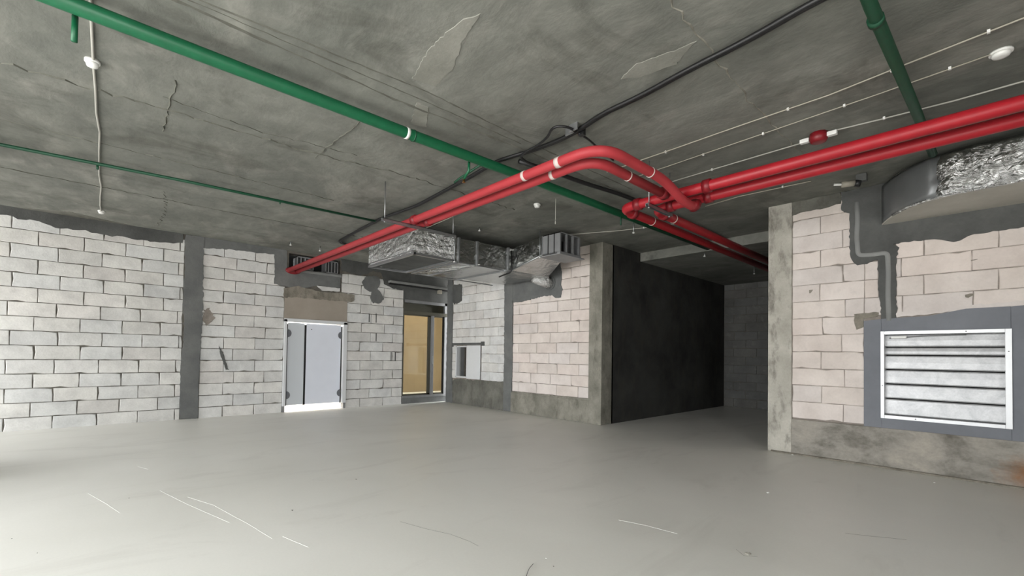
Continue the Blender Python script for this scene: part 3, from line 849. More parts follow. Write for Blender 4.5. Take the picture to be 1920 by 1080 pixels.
# ------------------------------------------------------------------ louvre in the right wall
t = thing('louvre_shutter', 'galvanised steel louvre with horizontal slats set in blue-grey render', 'louvre', (10.0, 0, 0.605))
x0, x1, z0, z1 = 9.462, 10.54, 0.605, 1.66
fwid = 0.05
box('frame_side', (x0, -0.045, z0), (x0 + fwid * 0.7, 0.13, z1), 'alu', t, 0.003)
box('frame_side', (x1 - fwid, -0.045, z0), (x1, 0.13, z1), 'alu', t, 0.003)
box('frame_top', (x0 + fwid * 0.7, -0.043, z1 - 0.04), (x1 - fwid, 0.13, z1), 'alu', t, 0.003)
box('frame_bottom', (x0 + fwid * 0.7, -0.043, z0), (x1 - fwid, 0.13, z0 + 0.04), 'alu', t, 0.003)
zs = [1.622, 1.467, 1.370, 1.196, 1.020, 0.843, 0.645]
for a, b in zip(zs[:-1], zs[1:]):
    bm = bmesh.new()
    xa, xb = x0 + fwid * 0.7, x1 - fwid
    g = 0.007
    prof = [(0.05, a - g), (0.042, a - g - 0.012), (0.036, (a + b) / 2), (0.034, b + g + 0.012), (0.042, b + g), (0.062, b + g), (0.058, a - g)]
    A = [bm.verts.new((xa, y, z)) for y, z in prof]; B = [bm.verts.new((xb, y, z)) for y, z in prof]
    bm.faces.new(A); bm.faces.new(B[::-1])
    for k in range(len(prof)):
        bm.faces.new((A[k], A[(k + 1) % len(prof)], B[(k + 1) % len(prof)], B[k]))
    from_bm('slat', bm, 'slat', t)
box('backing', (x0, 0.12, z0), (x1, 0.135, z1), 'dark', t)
box('actuator', (9.555, -0.01, 1.572), (9.70, 0.035, 1.602), 'white_pvc', t, 0.008)
tube('linkage_rod', [(9.54, 0.01, 1.578), (9.85, 0.02, 1.598), (10.2, 0.03, 1.607)], 0.007, 'steel_dull', t, 8)
for x, z in ((10.515, 1.42), (9.48, 1.0), (9.78, 0.625), (10.2, 1.64)):
    ring('screw', (x, -0.047, z), (0, 1, 0), 0.006, 0.006, 'steel_dull', t, 8)

# ------------------------------------------------------------------ vents in the opening under the slab (left wall)
for (ya, yb, lab) in ((-3.86, -3.50, 'grey slotted duct end left of the red pipes, high on the left wall'), (-3.24, -2.95, 'grey slotted duct end right of the red pipes, high on the left wall')):
    zt_, zb2 = 3.40, 3.12
    t = thing('vent_box', lab, 'vent', (-0.1, (ya + yb) / 2, zb2), 'slotted duct ends over the white door')
    w = 0.022
    box('vent_frame', (0.0, ya, zb2), (-0.25, ya + w, zt_), 'steel_dull', t)
    box('vent_frame', (0.0, yb - w, zb2), (-0.25, yb, zt_), 'steel_dull', t)
    box('vent_frame', (0.0, ya, zt_ - w), (-0.25, yb, zt_), 'steel_dull', t)
    box('vent_frame', (0.0, ya, zb2), (-0.25, yb, zb2 + w), 'steel_dull', t)
    for k in range(1, 4):
        yy = ya + (yb - ya) * k / 4
        box('vane', (-0.01, yy - 0.012, zb2 + w), (-0.2, yy + 0.012, zt_ - w), 'steel_dull', t)
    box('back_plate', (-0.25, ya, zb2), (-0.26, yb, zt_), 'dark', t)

# ------------------------------------------------------------------ red pipes
ZR = 3.06
A1, A2, RA = -2.53, -2.22, 0.053
B1, B2, RB = -4.03, -3.86, 0.046
LX1, LX2 = 7.40, 7.645
BX1, BX2 = 8.19, 7.99
def coupling(c, axis, r, parent):
    o = ring('coupling', c, axis, r + 0.016, 0.075, 'red_dark', parent)
    return o
def collar(c, axis, r, parent):
    return ring('clamp_band', c, axis, r + 0.004, 0.014, 'tape', parent)

t = thing('red_main_pipe', 'outer red fire main, bends into the dark passage at its far left end', 'pipe', (10.0, A1, ZR), 'red fire mains along the right')
tube('pipe_run', fillet([(SIDE_X, A1, ZR), (LX1, A1, ZR), (LX1, 4.6, ZR)], 0.16), RA, 'red', t, 20)
coupling((LX1 + 0.22, A1, ZR), (1, 0, 0), RA, t); coupling((8.42, A1, ZR), (1, 0, 0), RA, t); coupling((LX1, A1 + 0.24, ZR), (0, 1, 0), RA, t)
collar((LX1, -1.84, ZR), (0, 1, 0), RA, t)
t = thing('red_main_pipe', 'inner red fire main, nearer the right wall, turns before its twin', 'pipe', (10.0, A2, ZR), 'red fire mains along the right')
tube('pipe_run', fillet([(SIDE_X, A2, ZR), (LX2, A2, ZR), (LX2, 4.6, ZR)], 0.16), RA, 'red', t, 20)
coupling((LX2 + 0.22, A2, ZR), (1, 0, 0), RA, t); coupling((8.3, A2, ZR), (1, 0, 0), RA, t); coupling((LX2, A2 + 0.24, ZR), (0, 1, 0), RA, t)
collar((LX2, -1.74, ZR), (0, 1, 0), RA, t)
t = thing('red_branch_pipe', 'outer red branch pipe with the wider bend, nearer the viewer', 'pipe', (5.0, B1, ZR), 'red branch pipes to the left wall')
tube('pipe_run', fillet([(BX1, A2 - RA * 0.6, ZR - 0.06), (BX1, A2 - 0.16, ZR - 0.12), (BX1, A1 - 0.08, ZR - 0.11), (BX1, A1 - 0.45, ZR), (BX1, B1, ZR), (-0.2, B1, ZR)], 0.3, 10), RB, 'red_dusty', t, 20)
coupling((5.22, B1, ZR), (1, 0, 0), RB, t); coupling((BX1, A2 - 0.12, ZR - 0.10), (0, 1, -0.6), RB, t)
collar((BX1, -3.25, ZR), (0, 1, 0), RB, t)
ring('tape_strip', (7.72, B1, ZR), (1, 0, 0), RB + 0.003, 0.05, 'tape', t); ring('tape_strip', (7.28, B1, ZR), (1, 0, 0), RB + 0.003, 0.035, 'tape', t)
t = thing('red_branch_pipe', 'inner red branch pipe with the tighter bend, farther from the viewer', 'pipe', (5.0, B2, ZR), 'red branch pipes to the left wall')
tube('pipe_run', fillet([(BX2, A1 - RA * 0.9, ZR), (BX2, B2, ZR), (-0.2, B2, ZR)], 0.26, 10), RB, 'red_dusty', t, 20)
coupling((5.28, B2, ZR), (1, 0, 0), RB, t); coupling((BX2, A1 - 0.12, ZR), (0, 1, 0), RB, t)
collar((BX2, -3.32, ZR), (0, 1, 0), RB, t)
ring('tape_strip', (7.5, B2, ZR), (1, 0, 0), RB + 0.003, 0.04, 'tape', t)
# sleeve where the branches meet the left wall
t = thing('pipe_sleeve', 'dark red sleeve where the branch pipes enter the left wall', 'sleeve', (0, -3.95, ZR))
bm = bmesh.new()
tube_bm(bm, [(0.0, -3.94, ZR), (0.05, -3.94, ZR)], 0.075, 20)
for v in bm.verts: v.co.y = -3.94 + (v.co.y + 3.94) * 2.1
from_bm('sleeve_ring', bm, 'red_dark', t, True)

# hangers
def hanger(name, lab, x, ya, yb, z, along='y', grp='pipe hangers'):
    t = thing(name, lab, 'hanger', (x, (ya + yb) / 2, HC), grp)
    if along == 'y':
        boxes('channel', [((x - 0.02, ya, z - 0.006), (x + 0.02, yb, z)), ((x - 0.02, ya, z - 0.036), (x - 0.014, yb, z)), ((x + 0.014, ya, z - 0.036), (x + 0.02, yb, z))], 'steel', t)
        ends = ((x, ya + 0.04), (x, yb - 0.04))
    else:
        boxes('channel', [((ya, x - 0.02, z - 0.006), (yb, x + 0.02, z)), ((ya, x - 0.02, z - 0.036), (yb, x - 0.014, z)), ((ya, x + 0.014, z - 0.036), (yb, x + 0.02, z))], 'steel', t)
        ends = ((ya + 0.04, x), (yb - 0.04, x))
        t.location = ((ya + yb) / 2, x, HC)
        for c in t.children: c.matrix_parent_inverse = Matrix.Translation(-t.location)
    for (a, b) in ends:
        tube('threaded_rod', [(a, b, z - 0.05), (a, b, HC)], 0.006, 'steel', t, 8)
        ring('nut', (a, b, z - 0.042), (0, 0, 1), 0.013, 0.012, 'steel', t, 6)
hanger('trapeze_hanger', 'steel trapeze hanger under the red branch pipes in front of the foil duct', 5.13, -4.45, -3.31, ZR - RB)
hanger('trapeze_hanger', 'steel trapeze hanger under the red mains by the passage bend', 7.80, -2.64, -2.10, ZR - RA)

# ------------------------------------------------------------------ green pipes
ZG = 3.37
t = thing('green_pipe', 'thick green pipe running diagonally under the slab from upper left', 'pipe', (6.65, -5.0, HC))
tube('pipe_run', [(6.62, REAR_Y, ZG), (6.64, -6.8, ZG), (6.66, -5.0, ZG), (6.72, -2.5, ZG), (6.76, 1.29, ZG)], 0.05, 'green', t, 18)
tube('drop_nipple', [(6.56, -7.22, ZG - 0.02), (6.56, -7.22, 3.19)], 0.016, 'green', t, 10)
q = onZ(879, 318, 3.30)
tube('drop_nipple', [(6.60, -4.2, ZG - 0.02), (6.60, -4.2, 3.26), (6.5, -4.19, 3.2)], 0.014, 'green', t, 8)
tube('branch_arm', fillet([(6.66, -4.1, 3.33), (6.3, -4.1, 3.29), (6.2, -4.1, 3.27)], 0.03), 0.012, 'green_dark', t, 8)
tube('drop_nipple', [(6.74, -1.55, ZG - 0.02), (6.74, -1.55, 3.20)], 0.012, 'green_dark', t, 8)
ring('hanger_strap', (6.66, -4.98, ZG), (0, 1, 0), 0.054, 0.03, 'white_pvc', t)
ring('coupling', (6.66, -4.91, ZG), (0, 1, 0), 0.056, 0.012, 'green_dark', t)
lathe('sprinkler_head', (6.5, -4.19, 3.17), [(0.004, 0.03), (0.014, 0.025), (0.01, 0.0), (0.02, -0.004), (0.018, -0.008)], 'brass', t, 12)
t = thing('green_pipe', 'thin green pipe along the slab near the left wall', 'pipe', (3.45, -6.0, HC))
tube('pipe_run', [(3.29, -8.88, 3.43), (3.30, -7.85, 3.43), (3.47, -6.27, 3.43), (3.6, -3.8, 3.43)], 0.019, 'green_dark', t, 12)
tube('drop_nipple', [(3.36, -7.1, 3.42), (3.36, -7.1, 3.37)], 0.012, 'green_dark', t, 8)
tube('drop_nipple', [(3.53, -5.2, 3.42), (3.53, -5.2, 3.385)], 0.010, 'green_dark', t, 8)
t = thing('green_pipe', 'short green pipe passing above the red mains at upper right', 'pipe', (9.95, -3.0, HC))
tube('pipe_run', [(9.93, -9.0, 3.39), (9.93, -3.8, 3.39), (9.98, -2.05, 3.39), (10.0, -0.95, 3.39)], 0.036, 'green_dark', t, 14)
ring('coupling', (9.93, -3.62, 3.39), (0, 1, 0), 0.044, 0.05, 'green_dark', t)

# ------------------------------------------------------------------ cables and conduits
def cpath(pts, z):
    return [onZ(a, b, z) for a, b in pts]
def wavy(pts, step, amp):
    out = []
    for a, b in zip(pts[:-1], pts[1:]):
        k = max(1, int((b - a).length / step))
        for j in range(k):
            p = a.lerp(b, j / k)
            out.append(p + Vector((random.uniform(-amp, amp), random.uniform(-amp, amp), random.uniform(-amp, amp) * 0.3)))
    out.append(pts[-1])
    return out
t = thing('black_cable', 'thick black cable bundle across the slab above the red pipe bend', 'cable', (7.6, -3.8, HC))
main = [Vector((13.0, -4.0, 3.455))] + cpath([(1530, 0), (1400, 75), (1290, 130), (1200, 180), (1130, 212), (1085, 243), (1050, 262), (1000, 281), (930, 302), (880, 332), (780, 386), (712, 410), (633, 453), (652, 460)], 3.455)
tube('cable_core', fillet(main, 0.15, 3), 0.018, 'black', t, 8)
tube('cable_core', fillet([p + Vector((0.0, 0.03, 0.004)) for p in main], 0.15, 3), 0.014, 'black', t, 8)
loop = cpath([(1080, 246), (1065, 238), (1045, 236), (1033, 243), (1028, 256), (1010, 272), (985, 285), (975, 293), (985, 303), (1010, 312)], 3.43)
tube('cable_loop', fillet(loop, 0.1, 3), 0.012, 'black', t, 8)
tube('cable_tail', fillet(cpath([(1085, 250), (1105, 262), (1125, 282), (1150, 300)], 3.44), 0.1, 3), 0.010, 'black', t, 8)
for q in ((1075, 245), (1068, 252)):
    p = onZ(q[0], q[1], 3.42)
    box('cable_clip', (p.x - 0.05, p.y - 0.006, p.z), (p.x + 0.05, p.y + 0.006, HC), 'steel', t)
p = onZ(1090, 258, 3.40)
box('junction_bracket', (p.x - 0.03, p.y - 0.01, p.z + 0.02), (p.x + 0.03, p.y + 0.03, HC), 'black', t, 0.004)
t = thing('black_cable', 'black flat cable sagging behind the red bend toward the passage', 'cable', (7.0, -2.4, HC))
tube('cable_core', fillet([Vector((6.85, -3.7, 3.44))] + cpath([(1045, 325), (1085, 340), (1130, 354), (1165, 365), (1215, 386)], 3.43) + [Vector((7.1, 1.28, 3.44))], 0.2, 4), 0.026, 'black', t, 10)

def conduit(lab, pts, z, r, mat, clips=(), name='ceiling_conduit'):
    t = thing(name, lab, 'conduit', (pts[len(pts) // 2][0], pts[len(pts) // 2][1], HC), 'thin conduits on the slab')
    P = [Vector((a, b, z)) for a, b in pts]
    tube('conduit_run', wavy(P, 0.4, 0.006), r, mat, t, 8)
    for (a, b) in clips:
        box('clip', (a - 0.008, b - 0.010, z - 0.010), (a + 0.008, b + 0.010, HC), 'white_pvc', t)
conduit('thin pale conduit on the slab, farthest from the red mains', [(7.3, -2.7), (9.5, -2.72), (10.55, -2.85), (SIDE_X, -2.9)], 3.476, 0.006, 'tan_pvc', [(8.05, -2.7), (9.2, -2.715), (9.9, -2.76), (10.4, -2.83)])
conduit('thin pale conduit on the slab leading to the round white detector', [(7.4, -2.33), (9.76, -2.45), (10.44, -2.5)], 3.476, 0.005, 'tan_pvc', [(8.3, -2.36), (8.9, -2.4), (9.55, -2.44), (10.2, -2.49)])
conduit('thin pale conduit on the slab beside the red alarm box', [(7.7, -1.9), (9.1, -1.93), (9.27, -2.02), (10.2, -1.89), (SIDE_X, -1.9)], 3.474, 0.007, 'grey_pvc', [(8.2, -1.91), (9.75, -1.95)])
conduit('thin pale conduit on the slab behind the branch pipes above the foil duct', [(6.5, -3.1), (5.6, -3.05), (4.3, -2.95), (3.2, -2.9)], 3.476, 0.006, 'tan_pvc', [(5.2, -3.02)])
conduit('thin grey conduit on the slab ahead of the passage', [(6.9, -0.2), (6.0, -0.5), (5.2, -0.9)], 3.474, 0.007, 'grey_pvc', [(6.4, -0.36)])
conduit('thin pale conduit on the slab between the red mains and right column', [(8.9, -0.75), (8.1, -0.8), (7.6, -0.72)], 3.474, 0.007, 'tan_pvc', [(8.6, -0.77)])

# white cable with two detectors at upper left
t = thing('white_cable', 'white cable along the slab at upper left, joining two detectors', 'cable', (3.5, -7.1, HC))
tube('cable_run', wavy([Vector((9.6, -7.25, 3.476)), Vector((6.58, -7.165, 3.476)), Vector((5.75, -7.13, 3.476)), Vector((3.3, -7.08, 3.476)), Vector((0.66, -7.04, 3.476))], 0.45, 0.012), 0.009, 'grey_pvc', t, 8)
def detector(lab, x, y, r, mat='white_pvc', drop=0.055):
    t = thing('smoke_detector', lab, 'detector', (x, y, HC), 'white ceiling detectors')
    lathe('base', (x, y, HC), [(r, 0.0), (r * 1.0, -drop * 0.35), (r * 0.9, -drop * 0.4)], mat, t)
    lathe('head', (x, y, HC), [(r * 0.78, -drop * 0.4), (r * 0.82, -drop * 0.55), (r * 0.7, -drop * 0.9), (r * 0.35, -drop)], mat, t)
    return t
p = onZ(173, 122, 3.45); detector('white ceiling detector on the white cable below the thick green pipe', p.x, p.y, 0.047)
p = onZ(190, 398, 3.46); detector('tiny white detector at the cable end above the left wall', p.x, p.y, 0.045)
p = onZ(1877, 104, 3.46); detector('round pale disc detector at the upper right beside a thin conduit', p.x, p.y, 0.062, 'white_pvc', 0.04)
p = onZ(1007, 386, 3.46); detector('small white detector on the slab between the branch pipes and green pipe', p.x, p.y, 0.05)

# small bright sprinkler heads and clips hanging from the slab
heads = [((1188, 436), 3.30, 'small bright sprinkler head in front of the passage left corner'), ((1321, 480), 3.25, 'small bright sprinkler head under the passage beam'), ((1414, 513), 3.16, 'small bright sprinkler head beside the right passage column'), ((899, 432), 3.44, 'small bright fitting on the slab above the foil duct'), ((545, 459), 3.42, 'small bright fitting left of the slotted duct ends'), ((600, 470), 3.40, 'small bright fitting above the slotted duct ends')]
for (q, z, lab) in heads:
    p = onZ(q[0], q[1], z)
    top = 3.31 if p.y > 1.3 else HC
    t = thing('sprinkler_head', lab, 'sprinkler', (p.x, p.y, top), 'small sprinkler heads')
    tube('drop', [(p.x, p.y, top), (p.x, p.y, z)], 0.008, 'steel', t, 8)
    lathe('deflector', (p.x, p.y, z), [(0.012, 0.012), (0.016, 0.0), (0.024, -0.008), (0.004, -0.016)], 'white_pvc', t, 12)

p = onZ(1042, 372, HC)
t = thing('hanging_wire', 'thin pale wire hanging from the slab left of the red bend', 'wire', (p.x, p.y, HC))
tube('wire', [(p.x, p.y, HC), (p.x, p.y, HC - 0.36)], 0.005, 'grey_pvc', t, 6)
ring('wire_end', (p.x, p.y, HC - 0.33), (0, 0, 1), 0.008, 0.06, 'grey_pvc', t, 8)
# red alarm box with white glands, near the red mains
p = onZ(1535, 263, 3.42)
t = thing('alarm_box', 'small red alarm box with two white glands on the slab above the red mains', 'alarm', (p.x, p.y, HC))
lathe('body', (p.x, p.y, HC), [(0.075, 0.0), (0.08, -0.05), (0.065, -0.085), (0.05, -0.09)], 'red_dark', t, 10)
box('gland', (p.x - 0.155, p.y - 0.03, HC - 0.06), (p.x - 0.075, p.y + 0.02, HC - 0.02), 'white_pvc', t, 0.008)
box('gland', (p.x + 0.07, p.y - 0.03, HC - 0.06), (p.x + 0.15, p.y + 0.02, HC - 0.02), 'white_pvc', t, 0.008)
# pale fitting at the wall head
p = onZ(1592, 346, 3.38)
t = thing('cable_gland', 'pale angled fitting under the slab beside the right foil duct', 'fitting', (p.x, p.y, HC))
tube('nozzle', [(p.x - 0.14, p.y - 0.05, 3.40), (p.x - 0.05, p.y - 0.01, 3.39)], 0.014, 'white_pvc', t, 10)
tube('body', [(p.x - 0.07, p.y - 0.02, 3.39), (p.x + 0.05, p.y + 0.03, 3.39)], 0.034, 'tan_pvc', t, 12)
tube('collar', [(p.x + 0.05, p.y + 0.03, 3.39), (p.x + 0.10, p.y + 0.05, 3.38)], 0.042, 'black', t, 12)
box('bracket', (p.x + 0.06, p.y + 0.02, 3.40), (p.x + 0.16, p.y + 0.10, HC), 'plaster_dark', t, 0.004)

# ------------------------------------------------------------------ foil duct over the corner
def hexa(bm, lo, hi, z0, z1):
    """prism between lower outline lo and upper outline hi (same count)"""
    A = [bm.verts.new((x, y, z0 if len(q) == 0 else q[0])) for (x, y, *q) in lo]
    B = [bm.verts.new((x, y, z1 if len(q) == 0 else q[0])) for (x, y, *q) in hi]
    bm.faces.new(A); bm.faces.new(B)
    k = len(A)
    for i in range(k):
        bm.faces.new((A[i], A[(i + 1) % k], B[(i + 1) % k], B[i]))
t = thing('foil_duct', 'foil-wrapped air duct hanging above the corner door, ending by the passage', 'duct', (3.3, -2.0, 2.9))
DZ0, DZ1 = 2.9, 3.31
bx0, bx1, by0, by1 = 2.47, 4.07, -3.36, -2.57
def shell(name, x0, y0, x1, y1, z0, z1, mat, cuts=7, amp=0.012):
    """box with its sides broken up into slightly crumpled facets"""
    bm = bmesh.new()
    bbox(bm, (x0, y0, z0), (x1, y1, z1))
    bmesh.ops.subdivide_edges(bm, edges=list(bm.edges), cuts=cuts, use_grid_fill=True)
    for v in bm.verts:
        if z0 + 0.02 < v.co.z < z1 - 0.01:
            v.co += Vector((random.uniform(-amp, amp), random.uniform(-amp, amp), random.uniform(-amp, amp)))
    return from_bm(name, bm, mat, t)
# open-bottomed plenum: four foil sides, lid and dark throat
bm = bmesh.new()
shell('plenum_side', bx0, by0, bx1, by0 + 0.03, DZ0 + 0.02, DZ1, 'foil')
shell('plenum_side', bx1 - 0.03, by0, bx1, by1, DZ0 + 0.02, DZ1, 'foil')
shell('plenum_side', bx0, by0, bx0 + 0.03, by1, DZ0 + 0.02, DZ1, 'foil')
bm.free()
box('plenum_lid', (bx0, by0, DZ1 - 0.02), (bx1, by1, DZ1), 'foil_smooth', t)
box('plenum_throat', (bx0 + 0.04, by0 + 0.04, DZ0 + 0.03), (bx1 - 0.04, by1 - 0.02, DZ0 + 0.045), 'plaster_dark', t)
r_ = 0.035
boxes('bottom_rim', [((bx0 - 0.01, by0 - 0.012, DZ0 - 0.01), (bx1 + 0.012, by0 + r_, DZ0 + 0.025)), ((bx0 - 0.01, by1 - r_, DZ0 - 0.01), (bx1 + 0.012, by1, DZ0 + 0.025)),
                     ((bx0 - 0.01, by0, DZ0 - 0.01), (bx0 + r_, by1, DZ0 + 0.025)), ((bx1 - r_, by0, DZ0 - 0.01), (bx1 + 0.012, by1, DZ0 + 0.025))], 'steel', t)
box('rim_step', (bx0, by0 - 0.008, DZ0 + 0.05), (bx1 + 0.008, by0 + 0.0, DZ0 + 0.065), 'steel', t)
# run toward the far wall
bm = bmesh.new()
hexa(bm, [(2.5, -2.56), (4.09, -2.56), (4.19, -1.30), (4.19, -0.28), (2.8, -0.28)], [(2.5, -2.56), (4.09, -2.56), (4.19, -1.30), (4.19, -0.28), (2.8, -0.28)], DZ0 - 0.0, DZ1)
from_bm('duct_run', bm, 'foil_smooth', t)
for y in (-2.50, -2.12, -1.42):
    xe = 4.09 + (y + 2.56) * 0.08
    boxes('flange', [((xe - 0.02, y - 0.014, DZ0 - 0.022), (xe + 0.03, y + 0.014, DZ1 + 0.01)), ((2.55, y - 0.014, DZ0 - 0.022), (xe, y + 0.014, DZ0))], 'steel', t)
box('seam_strip', (4.07, -2.5, DZ0 - 0.012), (4.10, -1.35, DZ0 + 0.012), 'steel', t)
box('seam_strip', (2.52, -2.5, DZ0 - 0.014), (2.56, -0.4, DZ0 + 0.004), 'steel', t)
for k, (xa, ya) in enumerate(((2.7, -2.45), (3.0, -2.4), (3.3, -2.42))):
    tube('foil_fold', [(xa, ya, DZ0 - 0.004), (xa + 0.55, ya + 0.25, DZ0 - 0.008), (xa + 0.9, ya + 0.32, DZ0 - 0.002)], 0.012, 'foil', t, 8)
# rising limb toward the passage and its slotted end
EX0, EX1, EY0, EY1 = 5.0, 5.42, -1.36, -0.82
bm = bmesh.new()
hexa(bm, [(4.18, -1.33, DZ0), (EX0, EY0, 3.06), (EX0, EY1, 3.06), (4.18, -0.3, DZ0)], [(4.18, -1.33, DZ1), (EX0, EY0, 3.39), (EX0, EY1, 3.39), (4.18, -0.3, DZ1)], 0, 0)
from_bm('duct_limb', bm, 'foil_smooth', t)
tube('limb_edge', [(4.2, -1.34, DZ0), (EX0, EY0 - 0.005, 3.06)], 0.016, 'steel', t, 8)
boxes('end_casing', [((EX0, EY0, 3.385), (EX1, EY1, 3.40)), ((EX0, EY0, 3.055), (EX1, EY1, 3.07)), ((EX0, EY0, 3.06), (EX1, EY0 + 0.015, 3.4)), ((EX0, EY1 - 0.015, 3.06), (EX1, EY1, 3.4)), ((EX0, EY0, 3.06), (EX0 + 0.02, EY1, 3.4))], 'steel_dull', t)
for x in (EX0 + 0.01, EX0 + 0.15, EX0 + 0.29):
    box('casing_rib', (x - 0.008, EY0 - 0.008, 3.06), (x + 0.008, EY0 + 0.004, 3.40), 'black' if x > EX0 + 0.1 else 'steel', t)
for k in range(4):
    y = EY0 + 0.02 + (EY1 - EY0 - 0.04) * k / 3
    box('end_vane', (EX1 - 0.05, y - 0.009, 3.07), (EX1, y + 0.009, 3.385), 'steel_dull', t)
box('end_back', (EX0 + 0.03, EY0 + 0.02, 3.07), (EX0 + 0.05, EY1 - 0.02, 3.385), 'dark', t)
boxes('end_tray', [((EX0 - 0.02, EY0 - 0.02, 3.02), (EX1 + 0.02, EY1 + 0.1, 3.035)), ((EX1 - 0.05, EY0 - 0.02, 3.035), (EX1 + 0.02, EY1, 3.06))], 'steel_dull', t)
t2 = thing('duct_rod', 'thin steel rod holding the slotted duct end near the passage', 'rod', (EX0, EY0 - 0.03, HC), 'duct hanger rods')
tube('rod', [(EX0 - 0.02, EY0 - 0.03, 3.0), (EX0 - 0.02, EY0 - 0.03, HC)], 0.007, 'steel', t2, 8)
ring('nut', (EX0 - 0.02, EY0 - 0.03, 3.02), (0, 0, 1), 0.018, 0.014, 'white_pvc', t2, 6)
t2 = thing('duct_rod', 'thin steel rod holding the far right edge of the foil plenum', 'rod', (4.11, -2.6, HC), 'duct hanger rods')
tube('rod', [(4.12, -2.6, DZ0 - 0.03), (4.12, -2.6, HC)], 0.007, 'steel', t2, 8)
ring('nut', (4.12, -2.6, DZ0 - 0.02), (0, 0, 1), 0.018, 0.014, 'white_pvc', t2, 6)
t2 = thing('drain_pipe', 'thin black bent drain pipe hanging from the foil duct', 'pipe', (4.25, -1.38, 3.2))
q0, q1, q2 = at(959, 470, 1, -1.40), at(959, 510, 1, -1.40), at(936, 519, 1, -1.42)
tube('pipe_run', fillet([q0, q1, q2], 0.06, 5), 0.014, 'black', t2, 10)
# round stub into the rendered patch
t2 = thing('stub_duct', 'short round foil stub from the duct into the grey rendered patch', 'duct', (3.9, -0.15, 2.85))
tube('stub', [(3.85, -0.40, 2.93), (3.95, -0.16, 2.86), (3.98, 0.02, 2.84)], [0.11, 0.12, 0.13], 'foil', t2, 16)
ring('collar', (3.98, -0.02, 2.84), (0, 1, 0), 0.15, 0.04, 'plaster', t2, 18)

# ------------------------------------------------------------------ right foil duct
t = thing('wrapped_duct', 'large foil-wrapped duct along the top of the right wall', 'duct', (10.4, -0.4, 2.97))
out = [(9.47, -0.01), (9.52, -0.14), (9.62, -0.38), (9.77, -0.61), (9.93, -0.75), (10.12, -0.825), (10.6, -0.865), (11.4, -0.87), (12.4, -0.87)]
fine = []
for a, b in zip(out[:-1], out[1:]):
    k = max(1, int(math.dist(a, b) / 0.07))
    fine += [(a[0] + (b[0] - a[0]) * j / k, a[1] + (b[1] - a[1]) * j / k) for j in range(k)]
fine.append(out[-1])
bm = bmesh.new()
nz = 9
grid = []
for i, (x, y) in enumerate(fine):
    rowv = []
    wr = min(1.0, max(0.0, (x - 9.85) / 0.2))
    for j in range(nz):
        z = 2.985 + (3.45 - 2.985) * j / (nz - 1)
        bulge = 0.03 * math.sin(math.pi * j / (nz - 1))
        tuck = 0.10 * max(0, (j / (nz - 1) - 0.75) / 0.25) ** 2
        s = min(1.0, abs(y) / 0.4)
        jx = random.uniform(-0.02, 0.02) * wr
        rowv.append(bm.verts.new((x + jx, y - (bulge - tuck) * s + random.uniform(-0.024, 0.024) * wr, z)))
    grid.append(rowv)
split = next(i for i, q_ in enumerate(fine) if q_[0] > 10.02)
bm2 = bmesh.new()
g2 = [[bm2.verts.new(v.co) for v in rowv] for rowv in grid[:split + 1]]
for G_, B_, r0, r1 in ((g2, bm2, 0, split), (grid, bm, split, len(grid) - 1)):
    for i in range(r0, r1):
        for j in range(nz - 1):
            B_.faces.new((G_[i][j], G_[i + 1][j], G_[i + 1][j + 1], G_[i][j + 1]))
bmesh.ops.delete(bm, geom=[v for v in bm.verts if not v.link_faces], context='VERTS')
tp = from_bm('taped_end', bm2, 'foil_tape', t, True)
sm = tp.modifiers.new('thickness', 'SOLIDIFY'); sm.thickness = 0.006
ws = from_bm('foil_wrap', bm, 'foil_big', t, True)
sm = ws.modifiers.new('thickness', 'SOLIDIFY'); sm.thickness = 0.006
bm = bmesh.new()
lo = [bm.verts.new((x, y, 2.97)) for x, y in fine] + [bm.verts.new((12.4, -0.02, 2.97))]
hi = [bm.verts.new((v.co.x, v.co.y, 2.99)) for v in lo]
f1 = bm.faces.new(lo); f2 = bm.faces.new(hi)
for i in range(len(lo)):
    bm.faces.new((lo[i], lo[(i + 1) % len(lo)], hi[(i + 1) % len(lo)], hi[i]))
bm.normal_update()
bmesh.ops.triangulate(bm, faces=[f1, f2])
from_bm('duct_underside', bm, 'duct_under', t)
tube('bottom_seam', [(x, y, 2.982) for x, y in fine[4:]], 0.014, 'foil', t, 8)
bm = bmesh.new()
lo = [bm.verts.new((x, y * 0.85, 3.44)) for x, y in fine] + [bm.verts.new((12.4, -0.02, 3.44))]
hi = [bm.verts.new((v.co.x, v.co.y, 3.455)) for v in lo]
f1 = bm.faces.new(lo); f2 = bm.faces.new(hi)
for i in range(len(lo)):
    bm.faces.new((lo[i], lo[(i + 1) % len(lo)], hi[(i + 1) % len(lo)], hi[i]))
bm.normal_update()
bmesh.ops.triangulate(bm, faces=[f1, f2])
from_bm('duct_top', bm, 'foil_smooth', t)

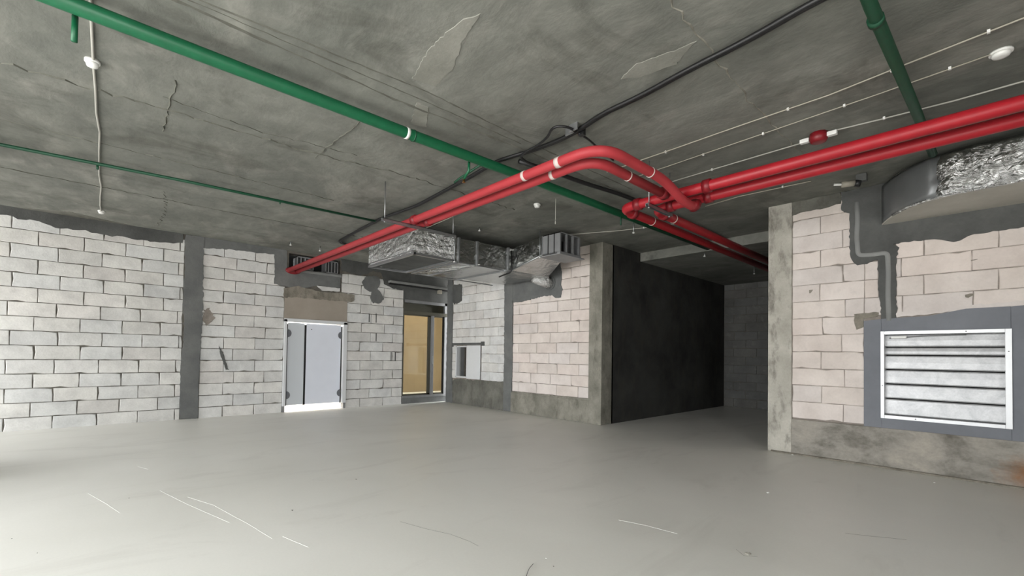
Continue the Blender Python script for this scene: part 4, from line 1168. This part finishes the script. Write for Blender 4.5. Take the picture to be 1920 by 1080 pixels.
# ------------------------------------------------------------------ marks and scraps on the floor
def ribbon(name, pts, w, mat, h=0.0012):
    P = [onZ(a, b, 0.0) for a, b in pts]
    path = []
    for a, b in zip(P[:-1], P[1:]):
        k = max(2, int((b - a).length / 0.04))
        path += [a.lerp(b, j / k) for j in range(k)]
    path.append(P[-1])
    bm = bmesh.new(); prev = None
    n_ = len(path)
    for i, p in enumerate(path):
        tt = (path[min(i + 1, n_ - 1)] - path[max(i - 1, 0)]).normalized()
        s = Vector((-tt.y, tt.x, 0))
        ww = w * random.uniform(0.3, 1.1) * min(1, (i + 0.3) / 4, (n_ - i - 0.3) / 4)
        row = [bm.verts.new(p - s * ww - Vector((0, 0, 0.002))), bm.verts.new(p + Vector((0, 0, h))), bm.verts.new(p + s * ww - Vector((0, 0, 0.002)))]
        if prev:
            for k in range(2):
                bm.faces.new((prev[k], prev[k + 1], row[k + 1], row[k]))
        prev = row
    return from_bm(name, bm, mat, fl)
ribbon('scratch', [(300, 920), (350, 945), (430, 980)], 0.006, 'sprk')
ribbon('scratch', [(352, 932), (400, 947), (470, 985), (510, 1010)], 0.008, 'sprk')
ribbon('scratch', [(530, 1006), (578, 1026)], 0.006, 'sprk')
ribbon('scratch', [(165, 925), (200, 945), (225, 962)], 0.005, 'sprk')
ribbon('scratch', [(258, 875), (278, 880)], 0.006, 'sprk')
ribbon('scratch', [(1160, 975), (1210, 985), (1270, 1001)], 0.005, 'sprk')
ribbon('crack_line', [(750, 978), (800, 992), (845, 1002), (880, 1015), (897, 1024)], 0.003, 'crack')
ribbon('trowel_mark', [(1585, 1000), (1620, 1004), (1700, 1012)], 0.006, 'crack')
ribbon('trowel_mark', [(1380, 1030), (1395, 1042), (1420, 1044)], 0.006, 'crack')

def chip(lab, px, py, s, mat, grp='small scraps on the floor'):
    p = onZ(px, py, 0.0)
    bm = bmesh.new()
    bmesh.ops.create_icosphere(bm, subdivisions=2, radius=1)
    sx, sy, sz = s * random.uniform(0.8, 1.3), s * random.uniform(0.5, 0.9), s * random.uniform(0.3, 0.5)
    for v in bm.verts:
        k = 1 + random.uniform(-0.25, 0.2)
        v.co = Vector((v.co.x * sx * k, v.co.y * sy * k, max(0, v.co.z * sz * k + sz * 0.5)))
    o = from_bm('floor_scrap', bm, mat)
    o.location = p; o.rotation_euler = (0, 0, random.uniform(0, 6))
    tag(o, lab, 'scrap', grp)
chip('small white scrap on the floor ahead of the right plinth middle', 1440, 924, 0.014, 'white_pvc')
chip('small white scrap on the floor near the louvre plinth', 1752, 905, 0.009, 'white_pvc')
chip('tiny white scrap at the foot of the right concrete column', 1486, 853, 0.012, 'white_pvc')
chip('flat pale mortar crumb on the floor at lower right', 1402, 1039, 0.022, 'chip')
chip('dark crumb on the floor, lower centre left of the wire', 548, 957, 0.008, 'crack')
chip('tiny pale crumb beside the black wire at bottom centre', 1024, 1047, 0.005, 'white_pvc')
chip('tiny brown crumb right of the black wire at bottom centre', 1038, 1062, 0.005, 'crack')
chip('tiny dark crumb on the floor at lower left', 70, 1037, 0.004, 'crack')
chip('tiny dark crumb on the floor left of the long scratches', 242, 934, 0.006, 'crack')
chip('tiny dark crumb near the left edge of the floor', 22, 1010, 0.004, 'crack')
chip('small grey crumb on the floor mid room', 668, 899, 0.008, 'crack')
chip('small dark crumb against the right plinth base', 1727, 880, 0.014, 'chip')
P = [onZ(1000, 1057, 0.004), onZ(992, 1066, 0.012), onZ(988, 1076, 0.006), onZ(986, 1090, 0.004)]
tag(tube('wire_offcut', fillet(P, 0.02, 3), 0.0016, 'black', None, 6), 'thin black wire offcut on the floor at bottom centre', 'wire')
